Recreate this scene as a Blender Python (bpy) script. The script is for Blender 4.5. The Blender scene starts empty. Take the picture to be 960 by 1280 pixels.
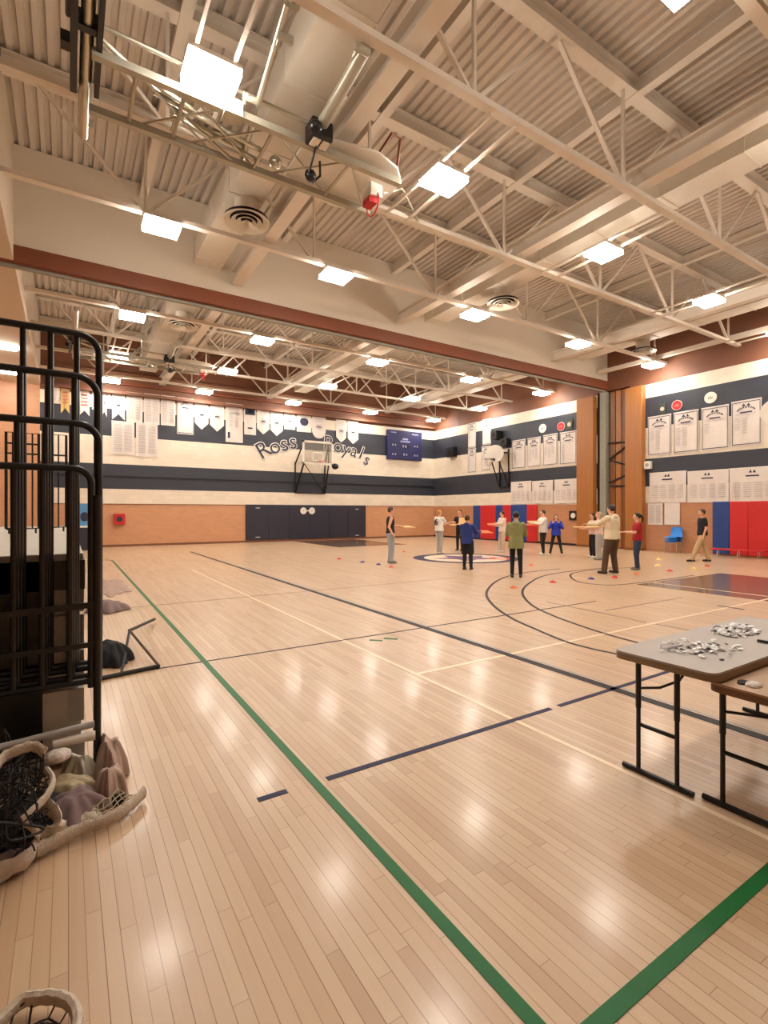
import bpy, bmesh, math, random
from mathutils import Vector, Matrix
PI = math.pi
random.seed(7)
S = bpy.context.scene
COL = S.collection
# ------------------------------------------------------------------ camera numbers
CF, CAMH, YAW = 625.0, 1.6, math.atan2(395, 625)
sn, cs = math.sin(YAW), math.cos(YAW)
def _ray(px, py):
    l = (px-480)/CF; v = (640-py)/CF
    return (sn+l*cs, cs-l*sn, v)
def onZ(px, py, z=0):
    r = _ray(px, py); t = (z-CAMH)/r[2]; return (r[0]*t, r[1]*t, z)
def onY(px, py, y):
    r = _ray(px, py); t = y/r[1]; return (r[0]*t, y, CAMH+r[2]*t)
def onX(px, py, x):
    r = _ray(px, py); t = x/r[0]; return (x, r[1]*t, CAMH+r[2]*t)
# ------------------------------------------------------------------ materials
def lin(c):
    return tuple((v/12.92 if v <= .04045 else ((v+.055)/1.055)**2.4) for v in [q/255 for q in c]) + (1,)
class NT:
    def __init__(s, name):
        m = bpy.data.materials.new(name); m.use_nodes = True
        s.m = m; s.t = m.node_tree; s.t.nodes.clear()
        s.out = s.n('ShaderNodeOutputMaterial'); s.b = s.n('ShaderNodeBsdfPrincipled')
        s.l(s.b.outputs[0], s.out.inputs[0])
    def n(s, typ, **kw):
        nd = s.t.nodes.new(typ)
        for k, v in kw.items(): setattr(nd, k, v)
        return nd
    def l(s, a, b): s.t.links.new(a, b)
    def put(s, sock, v):
        if hasattr(v, 'links') or isinstance(v, bpy.types.NodeSocket): s.l(v, sock)
        else: sock.default_value = v
    def math(s, op, a, b=0.0, c=0.0):
        nd = s.n('ShaderNodeMath', operation=op)
        s.put(nd.inputs[0], a); s.put(nd.inputs[1], b); s.put(nd.inputs[2], c)
        return nd.outputs[0]
    def mix(s, f, a, b, bt='MIX'):
        nd = s.n('ShaderNodeMix', data_type='RGBA', blend_type=bt)
        s.put(nd.inputs[0], f); s.put(nd.inputs[6], a); s.put(nd.inputs[7], b)
        return nd.outputs[2]
    def noise(s, sc, det=3, vec=None):
        nd = s.n('ShaderNodeTexNoise'); nd.inputs['Scale'].default_value = sc; nd.inputs['Detail'].default_value = det
        if vec is not None: s.l(vec, nd.inputs['Vector'])
        return nd.outputs[0]
    def obj(s): return s.n('ShaderNodeTexCoord').outputs['Object']
MATS = {}
def matte(m, spec=.25):
    [n for n in m.node_tree.nodes if n.type == 'BSDF_PRINCIPLED'][0].inputs['Specular IOR Level'].default_value = spec; return m
def mat(name, rgb, rough=.6, metal=0, var=.06, sc=6, bump=0, coat=0):
    if name in MATS: return MATS[name]
    n = NT(name); c = lin(rgb)
    n.b.inputs['Roughness'].default_value = rough; n.b.inputs['Metallic'].default_value = metal
    if coat: n.b.inputs['Coat Weight'].default_value = coat
    nz = n.noise(sc, 3, n.obj())
    lo = tuple(v*(1-2*var) for v in c[:3])+(1,); hi = tuple(min(1, v*(1+2*var)) for v in c[:3])+(1,)
    n.l(n.mix(nz, lo, hi), n.b.inputs['Base Color'])
    if bump:
        b = n.n('ShaderNodeBump'); b.inputs['Strength'].default_value = bump; b.inputs['Distance'].default_value = .01
        n.l(n.noise(sc*4, 4, n.obj()), b.inputs['Height']); n.l(b.outputs[0], n.b.inputs['Normal'])
    MATS[name] = n.m; return n.m
def blockmat(name, rgb, mortar, bw, bh, axis, rough=.45, dif=.05, ms=.006, amt=.35):
    """masonry: axis 'x' = wall running along X, 'y' = wall running along Y"""
    n = NT(name); c = lin(rgb); n.b.inputs['Roughness'].default_value = rough
    sep = n.n('ShaderNodeSeparateXYZ'); n.l(n.obj(), sep.inputs[0])
    cmb = n.n('ShaderNodeCombineXYZ'); n.l(sep.outputs[0 if axis == 'x' else 1], cmb.inputs[0]); n.l(sep.outputs[2], cmb.inputs[1])
    bt = n.n('ShaderNodeTexBrick'); n.l(cmb.outputs[0], bt.inputs['Vector'])
    bt.inputs['Scale'].default_value = 1; bt.inputs['Brick Width'].default_value = bw; bt.inputs['Row Height'].default_value = bh
    bt.inputs['Mortar Size'].default_value = ms; bt.inputs['Mortar Smooth'].default_value = .3
    bt.inputs['Color1'].default_value = tuple(v*(1-dif) for v in c[:3])+(1,)
    bt.inputs['Color2'].default_value = tuple(min(1, v*(1+dif)) for v in c[:3])+(1,)
    bt.inputs['Mortar'].default_value = lin(mortar)
    n.l(bt.outputs[0], n.b.inputs['Base Color'])
    b = n.n('ShaderNodeBump'); b.inputs['Strength'].default_value = amt; b.inputs['Distance'].default_value = .006; b.invert = True
    n.l(bt.outputs[1], b.inputs['Height']); n.l(b.outputs[0], n.b.inputs['Normal'])
    MATS[name] = n.m; return n.m
def floor_mat():
    n = NT('maple_floor'); o = n.obj()
    sep = n.n('ShaderNodeSeparateXYZ'); n.l(o, sep.inputs[0]); X, Y = sep.outputs[0], sep.outputs[1]
    W, L = .056, .95
    xs = n.math('DIVIDE', X, W); xi = n.math('FLOOR', xs); xf = n.math('SUBTRACT', xs, xi)
    wn = n.n('ShaderNodeTexWhiteNoise', noise_dimensions='1D'); n.l(xi, wn.inputs['W'])
    ys = n.math('ADD', n.math('DIVIDE', Y, L), n.math('MULTIPLY', wn.outputs[0], 17.3)); yi = n.math('FLOOR', ys); yf = n.math('SUBTRACT', ys, yi)
    wn2 = n.n('ShaderNodeTexWhiteNoise', noise_dimensions='2D')
    cm = n.n('ShaderNodeCombineXYZ'); n.l(xi, cm.inputs[0]); n.l(yi, cm.inputs[1]); n.l(cm.outputs[0], wn2.inputs['Vector'])
    r = n.n('ShaderNodeValToRGB'); n.l(wn2.outputs[0], r.inputs[0])
    e = r.color_ramp.elements; e[0].position = 0; e[0].color = lin((194, 162, 130)); e[1].position = 1; e[1].color = lin((222, 196, 164))
    k = e.new(.25); k.color = lin((208, 177, 144)); k = e.new(.7); k.color = lin((215, 187, 154))
    st = n.n('ShaderNodeMapping'); st.inputs['Scale'].default_value = (24, 1.6, 1); n.l(o, st.inputs[0])
    va = n.n('ShaderNodeVectorMath', operation='ADD'); n.l(st.outputs[0], va.inputs[0]); n.l(wn2.outputs[1], va.inputs[1])
    gr = n.noise(1.6, 5, va.outputs[0])
    base = n.mix(n.math('MULTIPLY', gr, .5), r.outputs[0], lin((182, 146, 112)))
    gx = n.math('LESS_THAN', xf, .055); gy = n.math('LESS_THAN', yf, .003)
    gap = n.math('MAXIMUM', n.math('MULTIPLY', gx, n.math('ADD', .5, n.math('MULTIPLY', wn.outputs[0], .5))), n.math('MULTIPLY', gy, .6))
    sm = n.noise(.5, 2, o)
    base = n.mix(n.math('MULTIPLY', sm, .32), base, lin((170, 132, 98)))
    base = n.mix(gap, base, lin((112, 76, 48)))
    n.l(base, n.b.inputs['Base Color'])
    n.l(n.math('ADD', .28, n.math('MULTIPLY', n.noise(1.4, 2, o), .12)), n.b.inputs['Roughness'])
    n.b.inputs['Coat Weight'].default_value = .15; n.b.inputs['Coat Roughness'].default_value = .13
    b = n.n('ShaderNodeBump'); b.inputs['Strength'].default_value = .12; b.inputs['Distance'].default_value = .004
    n.l(n.noise(7, 2, o), b.inputs['Height']); n.l(b.outputs[0], n.b.inputs['Normal'])
    return n.m
def emis(name, rgb, st):
    if name in MATS: return MATS[name]
    n = NT(name); n.b.inputs['Base Color'].default_value = (0.8, .8, .8, 1)
    n.b.inputs['Emission Color'].default_value = rgb+(1,); n.b.inputs['Emission Strength'].default_value = st
    MATS[name] = n.m; return n.m
def grain(name, rgb, rgb2, axis=2, rough=.35):
    n = NT(name); mp = n.n('ShaderNodeMapping'); n.l(n.obj(), mp.inputs[0])
    sc = [9, 9, 9]; sc[axis] = .5; mp.inputs['Scale'].default_value = sc
    n.l(n.mix(n.noise(1.5, 5, mp.outputs[0]), lin(rgb), lin(rgb2)), n.b.inputs['Base Color'])
    n.b.inputs['Roughness'].default_value = rough; MATS[name] = n.m; return n.m
M = {}
M['steel'] = mat('cream_painted_steel', (222, 210, 194), .55, var=.03)
M['deck'] = mat('roof_deck_paint', (208, 196, 182), .7, var=.05, sc=.7)
M['duct'] = mat('cream_duct', (220, 210, 194), .5, var=.03)
M['header'] = mat('cream_drywall', (216, 202, 182), .8, var=.03, sc=.5)
M['redbeam'] = mat('red_brown_paint', (124, 66, 38), .6, var=.08, sc=1.5)
M['brown'] = mat('red_brown_wall_paint', (122, 78, 56), .6, var=.08, sc=1)
M['black'] = mat('black_powder_coat', (17, 15, 16), .35)
M['blackcloth'] = mat('black_cloth', (20, 19, 24), .9, bump=.3)
M['chrome'] = mat('galvanised_tube', (190, 186, 170), .28, .85, var=.04)
M['oldsteel'] = mat('dull_green_grey_steel', (178, 174, 158), .4, .3)
M['white'] = mat('white_enamel', (232, 226, 214), .4, var=.02)
M['banner'] = mat('white_banner_cloth', (220, 210, 202), .8, var=.03, bump=.15)
M['gold'] = mat('gold_banner_cloth', (206, 170, 104), .8)
M['ink'] = mat('navy_print', (48, 50, 74), .8)
M['inkgrey'] = mat('grey_print', (192, 182, 178), .8)
M['inkred'] = mat('faded_red_print', (200, 120, 116), .8)
M['blue'] = mat('blue_vinyl', (26, 62, 128), .45, bump=.1)
M['red'] = mat('red_vinyl', (196, 34, 34), .45, bump=.1)
M['navypad'] = mat('navy_vinyl', (40, 38, 54), .5)
M['scoreb'] = mat('scoreboard_blue', (24, 27, 84), .5)
M['lamp'] = emis('lamp_diffuser', (1, .925, .82), 76)
M['up'] = emis('added_ceiling_glow', (1, .925, .82), 20)  # extra emission added to lift the ceiling, apart from the lamp diffusers
M['digit'] = mat('pale_display_print', (150, 150, 196), .5)
M['pil'] = grain('oak_veneer', (176, 116, 56), (150, 92, 42))
M['pil2'] = grain('oak_veneer_dark', (140, 84, 36), (112, 66, 28))
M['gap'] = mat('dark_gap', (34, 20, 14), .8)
M['greypanel'] = mat('grey_green_panel', (150, 148, 134), .6)
M['green'] = matte(mat('green_line_paint', (8, 100, 44), .45))
M['navyline'] = matte(mat('navy_line_paint', (36, 34, 70), .5), .15)
M['blackline'] = matte(mat('black_line_paint', (34, 30, 36), .5), .15)
M['brownline'] = mat('brown_line_paint', (150, 112, 84), .35)
M['whiteline'] = mat('white_line_paint', (234, 212, 182), .35)
M['key'] = mat('key_stain', (104, 80, 66), .25, coat=.3)
M['grey'] = mat('grey_plastic', (168, 164, 160), .5)
M['table'] = mat('table_top_plastic', (172, 163, 156), .45, var=.03)
M['tableedge'] = mat('table_edge_trim', (138, 116, 92), .5)
M['table2'] = mat('brown_table_top', (176, 140, 108), .5)
M['foil'] = mat('crumpled_foil', (240, 238, 238), .35, .1, var=.1, sc=40)
M['foild'] = mat('dark_foil', (96, 92, 98), .35, .5, var=.2, sc=40)
M['tan'] = mat('tan_board', (226, 176, 118), .6)
M['orange'] = mat('orange_board', (220, 112, 60), .6)
M['skin'] = mat('skin', (214, 160, 128), .55)
M['glass'] = mat('clear_board', (226, 222, 214), .15)
M['dirty'] = mat('dirty_white_canvas', (196, 182, 164), .85, var=.15, sc=25, bump=.4)
M['mesh'] = mat('dark_cord', (30, 26, 26), .7)
M['netpale'] = mat('pale_cord', (176, 160, 128), .7)
M['purple'] = mat('mauve_cloth', (128, 106, 104), .9, var=.12, bump=.4)
M['pinkcloth'] = mat('dusty_pink_cloth', (170, 144, 130), .9, var=.12, bump=.4)
M['deckgrey'] = mat('pale_bleacher_deck', (186, 180, 166), .5)
M['panelgrey'] = mat('grey_riser_panel', (196, 188, 180), .45)
# ------------------------------------------------------------------ mesh builder
def org(o):
    v = Vector((0, 0, 0))
    while o is not None: v += o.location; o = o.parent
    return v
def link(o, parent=None):
    COL.objects.link(o)
    if parent is not None: o.parent = parent
    return o
def tag(o, label=None, cat=None, group=None, kind=None):
    if label: o['label'] = label
    if cat: o['category'] = cat
    if group: o['group'] = group
    if kind: o['kind'] = kind
    return o
def empty(name, loc, label, cat, group=None):
    o = bpy.data.objects.new(name, None); o.empty_display_size = .1; o.location = loc; link(o)
    return tag(o, label, cat, group)
class MB:
    def __init__(s): s.v = []; s.f = []
    def add(s, vs, fs):
        b = len(s.v); s.v += [tuple(x) for x in vs]; s.f += [tuple(b+i for i in f) for f in fs]; return s
    def box(s, x0, x1, y0, y1, z0, z1):
        x0, x1 = sorted((x0, x1)); y0, y1 = sorted((y0, y1)); z0, z1 = sorted((z0, z1))
        return s.add([(x, y, z) for z in (z0, z1) for y in (y0, y1) for x in (x0, x1)],
            [(0, 2, 3, 1), (4, 5, 7, 6), (0, 1, 5, 4), (2, 6, 7, 3), (0, 4, 6, 2), (1, 3, 7, 5)])
    def frame(s, p, q, up):
        p, q = Vector(p), Vector(q); d = (q-p)
        d = d.normalized() if d.length > 1e-9 else Vector((0, 0, 1)); up = Vector(up)
        if abs(d.dot(up)) > .98: up = Vector((0, 1, 0)) if abs(d.y) < .9 else Vector((1, 0, 0))
        a = d.cross(up).normalized(); b = a.cross(d).normalized(); return p, q, a, b
    def bar(s, p, q, w, h, up=(0, 0, 1)):
        p, q, a, b = s.frame(p, q, up); vs = []
        for c in (p, q):
            for i, j in ((-1, -1), (1, -1), (1, 1), (-1, 1)): vs.append(c+a*(i*w/2)+b*(j*h/2))
        return s.add(vs, [(3, 2, 1, 0), (4, 5, 6, 7), (0, 1, 5, 4), (1, 2, 6, 5), (2, 3, 7, 6), (3, 0, 4, 7)])
    def tube(s, pts, r, n=8, r2=None):
        pts = [Vector(p) for p in pts]; m = len(pts); rings = []; pa = None
        for i, p in enumerate(pts):
            d = (pts[min(i+1, m-1)]-pts[max(i-1, 0)])
            d = d.normalized() if d.length > 1e-9 else Vector((0, 0, 1))
            if pa is None:
                up = Vector((0, 0, 1)) if abs(d.z) < .95 else Vector((1, 0, 0)); a = d.cross(up).normalized()
            else:
                a = (pa-d*pa.dot(d))
                a = a.normalized() if a.length > 1e-6 else d.orthogonal().normalized()
            pa = a; b = d.cross(a)
            rr = r if r2 is None else r+(r2-r)*i/max(1, m-1)
            rings += [p+(a*math.cos(2*PI*k/n)+b*math.sin(2*PI*k/n))*rr for k in range(n)]
        fs = [(i*n+k, i*n+(k+1) % n, (i+1)*n+(k+1) % n, (i+1)*n+k) for i in range(m-1) for k in range(n)]
        fs += [tuple(range(n-1, -1, -1)), tuple((m-1)*n+k for k in range(n))]
        return s.add(rings, fs)
    def ell(s, c, rx, ry, rz, nu=12, nv=8):
        vs = [(c[0], c[1], c[2]-rz)]
        for j in range(1, nv):
            t = -PI/2+PI*j/nv
            vs += [(c[0]+rx*math.cos(t)*math.cos(2*PI*i/nu), c[1]+ry*math.cos(t)*math.sin(2*PI*i/nu), c[2]+rz*math.sin(t)) for i in range(nu)]
        vs.append((c[0], c[1], c[2]+rz)); L = len(vs)-1
        fs = [(0, 1+(i+1) % nu, 1+i) for i in range(nu)]
        for j in range(nv-2):
            a = 1+j*nu; b = a+nu
            fs += [(a+i, a+(i+1) % nu, b+(i+1) % nu, b+i) for i in range(nu)]
        a = 1+(nv-2)*nu; fs += [(a+i, a+(i+1) % nu, L) for i in range(nu)]
        return s.add(vs, fs)
    def prism(s, poly, d):
        """poly: 3D points of a flat outline, pushed along vector d"""
        d = Vector(d); n = len(poly); P = [Vector(p) for p in poly]
        return s.add(P+[p+d for p in P], [tuple(range(n-1, -1, -1)), tuple(range(n, 2*n))]+[(i, (i+1) % n, n+(i+1) % n, n+i) for i in range(n)])
    def ring(s, c, ax, ay, r0, r1, th, n=32, nrm=(0, 0, 1)):
        """flat annulus of thickness th, axes ax, ay"""
        c, ax, ay, nz = Vector(c), Vector(ax), Vector(ay), Vector(nrm)*th; vs = []
        for k in range(n):
            d = ax*math.cos(2*PI*k/n)+ay*math.sin(2*PI*k/n)
            vs += [c+d*r0, c+d*r1, c+d*r1+nz, c+d*r0+nz]
        fs = []
        for k in range(n):
            a = 4*k; b = 4*((k+1) % n)
            fs += [(a+i, b+i, b+(i+1) % 4, a+(i+1) % 4) for i in range(4)]
        return s.add(vs, fs)
    def strip(s, pts, w, z0, z1):
        """flat painted band following floor points"""
        P = [Vector((p[0], p[1], 0)) for p in pts]; vs = []
        for i, p in enumerate(P):
            d = (P[min(i+1, len(P)-1)]-P[max(i-1, 0)]).normalized(); a = Vector((-d.y, d.x, 0))*(w/2)
            for q, z in ((p-a, z0), (p+a, z0), (p+a, z1), (p-a, z1)): vs.append((q.x, q.y, z))
        fs = [(4*i+k, 4*i+(k+1) % 4, 4*i+4+(k+1) % 4, 4*i+4+k) for i in range(len(P)-1) for k in range(4)]
        m = 4*(len(P)-1); fs += [(3, 2, 1, 0), (m, m+1, m+2, m+3)]
        return s.add(vs, fs)
    def mesh(s, name, o=Vector((0, 0, 0)), smooth=True):
        me = bpy.data.meshes.new(name); me.from_pydata([tuple(Vector(v)-o) for v in s.v], [], s.f); me.validate()
        bm = bmesh.new(); bm.from_mesh(me); bmesh.ops.recalc_face_normals(bm, faces=bm.faces); bm.to_mesh(me); bm.free()
        if smooth and len(me.polygons):
            me.shade_smooth(); me.set_sharp_from_angle(angle=.7)
        return me
    def build(s, name, m, parent=None, loc=None, bevel=0):
        o0 = org(parent) if parent is not None else Vector(loc or (0, 0, 0))
        me = s.mesh(name, o0); ob = bpy.data.objects.new(name, me); me.materials.append(m)
        if parent is None: ob.location = o0
        link(ob, parent)
        if bevel:
            b = ob.modifiers.new('Bevel', 'BEVEL'); b.width = bevel; b.segments = 2; b.limit_method = 'ANGLE'
        return ob
def spl(pts, n=8):
    P = [Vector(p) for p in pts]; out = []
    for i in range(len(P)-1):
        a = P[max(i-1, 0)]; b = P[i]; c = P[i+1]; d = P[min(i+2, len(P)-1)]
        for k in range(n):
            t = k/n; out.append(.5*((2*b)+(c-a)*t+(2*a-5*b+4*c-d)*t*t+(3*b-a-3*c+d)*t**3))
    out.append(P[-1]); return out
def copy_tree(o, parent=None, ch=None):
    c = o.copy(); COL.objects.link(c); c.parent = parent
    for k in [x for x in bpy.data.objects if x.parent == o] if ch is None else ch: copy_tree(k, c)
    return c
def structure(mb, name, m, **kw):
    return tag(mb.build(name, m, **kw), kind='structure')
# ================================================================== ROOM
XW, YW, ZT = 20.3, 26.0, 9.62          # right wall, far wall, roof deck underside
XL, YS = -7.0, -4.5
structure(MB().box(XL, XW+.9, YS, YW+.2, -.2, 0), 'floor', floor_mat())
creamX = blockmat('cream_block_x', (228, 215, 196), (216, 202, 182), .4, .2, 'x')
creamY = blockmat('cream_block_y', (228, 215, 196), (216, 202, 182), .4, .2, 'y')
navyX = blockmat('navy_block_x', (46, 49, 60), (38, 40, 50), .4, .2, 'x')
navyY = blockmat('navy_block_y', (46, 49, 60), (38, 40, 50), .4, .2, 'y')
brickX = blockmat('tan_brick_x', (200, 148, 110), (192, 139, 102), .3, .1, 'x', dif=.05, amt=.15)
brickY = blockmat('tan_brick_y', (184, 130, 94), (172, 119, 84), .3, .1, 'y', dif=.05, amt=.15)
bands = [(0, 1.97, 'b'), (1.97, 2.66, 'c'), (2.66, 3.8, 'n'), (3.8, 5.08, 'c'), (5.08, 6.32, 'n'), (6.32, 6.88, 'c'), (6.88, ZT+.1, 'r')]
def banded_wall(name, segs, x0, x1, y0, y1, axis):
    """one wall mesh whose paint bands are material slots"""
    mb = MB(); idx = []; mats = [brickX if axis == 'x' else brickY, creamX if axis == 'x' else creamY, navyX if axis == 'x' else navyY, M['brown']]
    for z0, z1, k in segs:
        mb.box(x0, x1, y0, y1, z0, z1); idx += ['bcnr'.index(k)]*6
    o = mb.build(name, mats[0])
    for m in mats[1:]: o.data.materials.append(m)
    for p, i in zip(o.data.polygons, idx): p.material_index = i
    return tag(o, kind='structure')
banded_wall('wall_back', bands, -1.02, XW, YW, YW+.2, 'x')
banded_wall('wall_back_alcove', [(0, 7.05, 'b')], XL, -1.02, YW, YW+.2, 'x')
banded_wall('wall_right', bands, XW, XW+.2, 14.0, YW+.2, 'y')
banded_wall('wall_right_near', bands, XW, XW+.2, YS, 12.45, 'y')
banded_wall('wall_near', bands, XL, XW+.2, YS-.2, YS, 'x')
banded_wall('wall_left', [(0, 7.05, 'b')], XL-.2, XL, YS-.2, YW+.2, 'y')
structure(MB().box(XW+.85, XW+.95, 12.3, 14.2, 0, ZT), 'wall_pocket', M['gap'])  # pocket backing coloured dark in place of the shade inside
structure(MB().box(XW+.001, XW+.9, 13.93, 13.999, 0, 6.98).box(XW+.001, XW+.9, 12.451, 12.52, 0, 6.98), 'wall_pocket_sides', M['gap'])  # lining coloured dark to paint the shaded gap beside the pilaster
structure(MB().box(XL, -1.0, YS, YW, 7.05, 7.15).box(-1.1, -1.0, YS, YW, 7.15, ZT), 'ceiling_alcove', M['header'])
structure(MB().box(XW, XW+.2, 12.45, 14.0, 6.98, ZT+.1), 'wall_above_pocket', M['brown'])
# corrugated roof deck
mb = MB(); per, dp = .2, .07; x = -1.1; prof = []
while x < XW+.9:
    prof += [(x, ZT), (x+.085, ZT), (x+.105, ZT+dp), (x+.18, ZT+dp)]; x += per
pr_ = [(a, YS, b) for a, b in prof]; n = len(pr_)
mb.add(pr_+[(a, YW+.2, b) for a, b in prof], [(i, i+1, n+i+1, n+i) for i in range(n-1)])
mb.box(-1.1, XW+.9, YS-.2, YW+.2, ZT+.08, ZT+.14)
o = structure(mb, 'ceiling', M['deck']); o.data.shade_flat()
# band joints on the far wall: the slim pipe run along the lower navy stripe
tag(MB().box(-1, XW-.01, YW-.035, YW-.002, 3.2, 3.27).build('trim_1', M['black']), kind='structure')
tag(MB().box(-1, XW-.01, YW-.02, YW-.002, 1.95, 1.98).build('trim_2', M['brown']), kind='structure')
structure(MB().box(-1, XW, YW-.02, YW-.001, 0, .1), 'baseboard_back', M['brown'])
structure(MB().box(XW-.02, XW-.001, 14.95, YW-.02, 0, .1), 'baseboard_right', M['gap'])
# brown fascia ledges above the far wall
for i, z in enumerate((7.0, 7.45, 7.9)):
    tag(MB().box(-1, XW, YW-.25+.06*i, YW-.002, z, z+.12).build('trim_%d' % (i+3), M['redbeam'] if i % 2 else M['brown']), kind='structure')

# ================================================================== DIVIDER HEADER
hd = empty('partition_header', (9.6, 13.5, 7.0), 'deep cream bulkhead across the whole hall with a red-brown band along its foot', 'bulkhead')
MB().box(-1.0, XW, 13.5, 13.8, 7.4, ZT).build('fascia', M['header'], hd)
rb = MB().box(-6.9, XW, 13.44, 13.86, 7.04, 7.4).build('band', M['redbeam'], hd)
MB().box(-6.9, XW, 13.6, 13.7, 6.97, 7.04).build('track', M['greypanel'], hd)
# folding partition parked at the right wall, between two oak pilasters
for y0, y1, lab in ((14.03, 14.9, 'tall oak veneered pilaster on the far side of the partition pocket'), (11.76, 12.5, 'tall oak veneered pilaster on the near side of the partition pocket, beside the chairs')):
    t = empty('pilaster', (XW-.14, (y0+y1)/2, 0), lab, 'pilaster')
    MB().box(XW-.28, XW-.005, y0, y1, .1, 6.84).build('shaft', M['pil'], t, bevel=.01)
    MB().box(XW-.30, XW-.005, y0-.02, y1+.02, 0, .1).build('plinth', M['pil2'], t)
fp = empty('folding_partition', (XW+.3, 13.2, 0), 'folded wood and grey partition parked in its pocket between the oak pilasters', 'partition')
MB().box(XW-.05, XW+.6, 13.55, 13.85, 0, 6.97).build('end_panel', M['greypanel'], fp)
for k in range(3):
    MB().box(XW+.1+.02*k, XW+.7, 12.62+.3*k, 12.88+.3*k, .02, 6.95).build('panel', M['pil2'] if k != 1 else M['pil'], fp, bevel=.01)
g = MB(); 
zz = [(12.62, 4.62, 13.5, 4.66), (12.62, 4.45, 13.45, 3.95), (13.45, 3.9, 12.62, 3.62), (12.62, 3.2, 13.45, 2.9), (12.62, 2.72, 13.4, 2.75)]
for a, b, c, d in zz: g.bar((XW+.07, a, b), (XW+.07, c, d), .04, .07)
g.build('scissor_brace', M['gap'], fp)

# ================================================================== ROOF STEEL
TB, TT = 7.5, 9.3        # bottom chord underside, top chord underside
def truss(y, label, xs=-.98, xe=20.25, low=False):
    t = empty('roof_truss', ((xs+xe)/2, y, TB), label, 'roof truss', 'roof trusses')
    MB().box(xs, xe, y-.07, y+.07, TB, TB+.09).build('bottom_chord', M['steel'], t)
    c = MB().box(xs, xe, y-.12, y+.12, TT, TT+.03).box(xs, xe, y-.015, y+.015, TT+.03, TT+.27).box(xs, xe, y-.12, y+.12, TT+.27, TT+.3)
    c.build('top_chord', M['steel'], t)
    for k in range(6):
        xb = 1.3+3.63*k
        if xb > xe: continue
        MB().bar((xb, y, TB+.05), (xb, y, TT), .05, .05).build('web', M['steel'], t)
        for s in (-1, 1):
            xt = xb+s*1.815
            if xt < xs or xt > xe: continue
            MB().bar((xb+s*.06, y, TB+.07), (xt-s*.04, y, TT), .07, .05).build('web', M['steel'], t)
    return t
for y, l in ((2.65, 'cream roof truss nearest the camera, crossing the top right corner'),
             (5.38, 'cream roof truss passing just before the folded hoop, third before the bulkhead'),
             (8.32, 'cream roof truss second before the bulkhead, beyond the folded fan backboard'),
             (10.9, 'cream roof truss closest to the near face of the bulkhead'),
             (16.35, 'cream roof truss just beyond the bulkhead, carrying a row of lamps'),
             (19.1, 'cream roof truss second beyond the bulkhead'),
             (21.85, 'cream roof truss third beyond the bulkhead'),
             (24.75, 'cream roof truss farthest away, in front of the brown band over the banners')):
    truss(y, l)
for i, x in enumerate((1.55, 5.2, 8.9, 12.5, 16.2)):
    c = MB()
    for a, b in ((YS, 13.5), (13.8, YW)):
        c.box(x-.09, x+.09, a, b, TT-.02, TT).box(x-.012, x+.012, a, b, TT, TT+.28)
    tag(c.build('deck_joist', M['steel'], loc=(x, 10, TT)), ['slim deck joist running up the hall above the left lamp row', 'slim deck joist right of the folded hoop, running up the hall', 'slim deck joist above the middle wide beam', 'slim deck joist right of the middle duct', 'slim deck joist nearest the right wall duct'][i], 'joist', 'deck joists')
for i, x in enumerate((3.82, 9.1, 16.6)):
    c = MB()
    for a, b in ((YS, 13.44), (13.86, YW)):
        c.box(x-.14, x+.14, a, b, 7.68, 7.72).box(x-.02, x+.02, a, b, 7.72, 8.0).box(x-.14, x+.14, a, b, 8.0, 8.04)
    tag(c.build('cross_beam', M['steel'], loc=(x, 10, 7.7)), ['wide flanged cream beam running beside the left duct', 'wide flanged cream beam running beside the middle duct', 'wide flanged cream beam running left of the right wall duct'][i], 'beam', 'long cream beams')
tag(MB().box(19.5, 19.65, YS, 13.44, 7.6, 7.75).build('cross_beam', M['steel'], loc=(19.55, 5, 7.6)), 'plain square cream beam close along the right wall before the brown band', 'beam')
def duct(x0, x1, lab, dias):
    t = empty('air_duct', ((x0+x1)/2, 8, 8.0), lab, 'duct', 'ceiling ducts')
    for a, b in ((YS+.1, 13.5), (13.8, 25.0)):
        MB().box(x0, x1, a, b, 8.0, 8.62).build('casing', M['duct'], t)
    y = 2.6
    while y < 24.8:
        if not 13.3 < y < 14.1: MB().box(x0-.012, x1+.012, y-.02, y+.02, 7.985, 8.63).build('seam', M['steel'], t)
        y += 1.5
    for dx, dy in dias:
        d = empty('air_diffuser', (dx, dy, 7.6), 'round louvred ceiling air diffuser at %s' % dias[(dx, dy)], 'air diffuser', 'round air diffusers')
        MB().tube([(dx, dy, 7.66), (dx, dy, 8.0)], .24, 20).build('neck', M['duct'], d)
        MB().tube([(dx, dy, 7.645), (dx, dy, 7.66)], .44, 28).build('shade_disc', M['gap'], d)  # dark disc standing in for the shade behind the louvre rings
        for k, (r0, r1, z) in enumerate(((.33, .46, 7.58), (.22, .31, 7.57), (.12, .2, 7.56), (0.02, .1, 7.55))):
            c = MB(); vs = []; N = 32
            for q in range(N):
                a = 2*PI*q/N
                for r, zz_ in ((r0, z+.06), (r1, z), (r1, z+.02), (r0, z+.08)): vs.append((dx+r*math.cos(a), dy+r*math.sin(a), zz_))
            fs = [(4*q+i, 4*((q+1) % N)+i, 4*((q+1) % N)+(i+1) % 4, 4*q+(i+1) % 4) for q in range(N) for i in range(4)]
            c.add(vs, fs).build('louvre_ring', M['duct'], d)
    return t
duct(2.72, 3.42, 'rectangular cream duct behind the folded hoop, running up the left of the hall', {(3.12, 10.25): 'the left duct before the bulkhead', (3.15, 17.1): 'the left duct beyond the bulkhead'})
duct(10.15, 10.85, 'rectangular cream duct down the middle of the hall', {(10.6, 10.35): 'the middle duct before the bulkhead', (10.6, 21.9): 'the middle duct beyond the bulkhead'})
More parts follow.
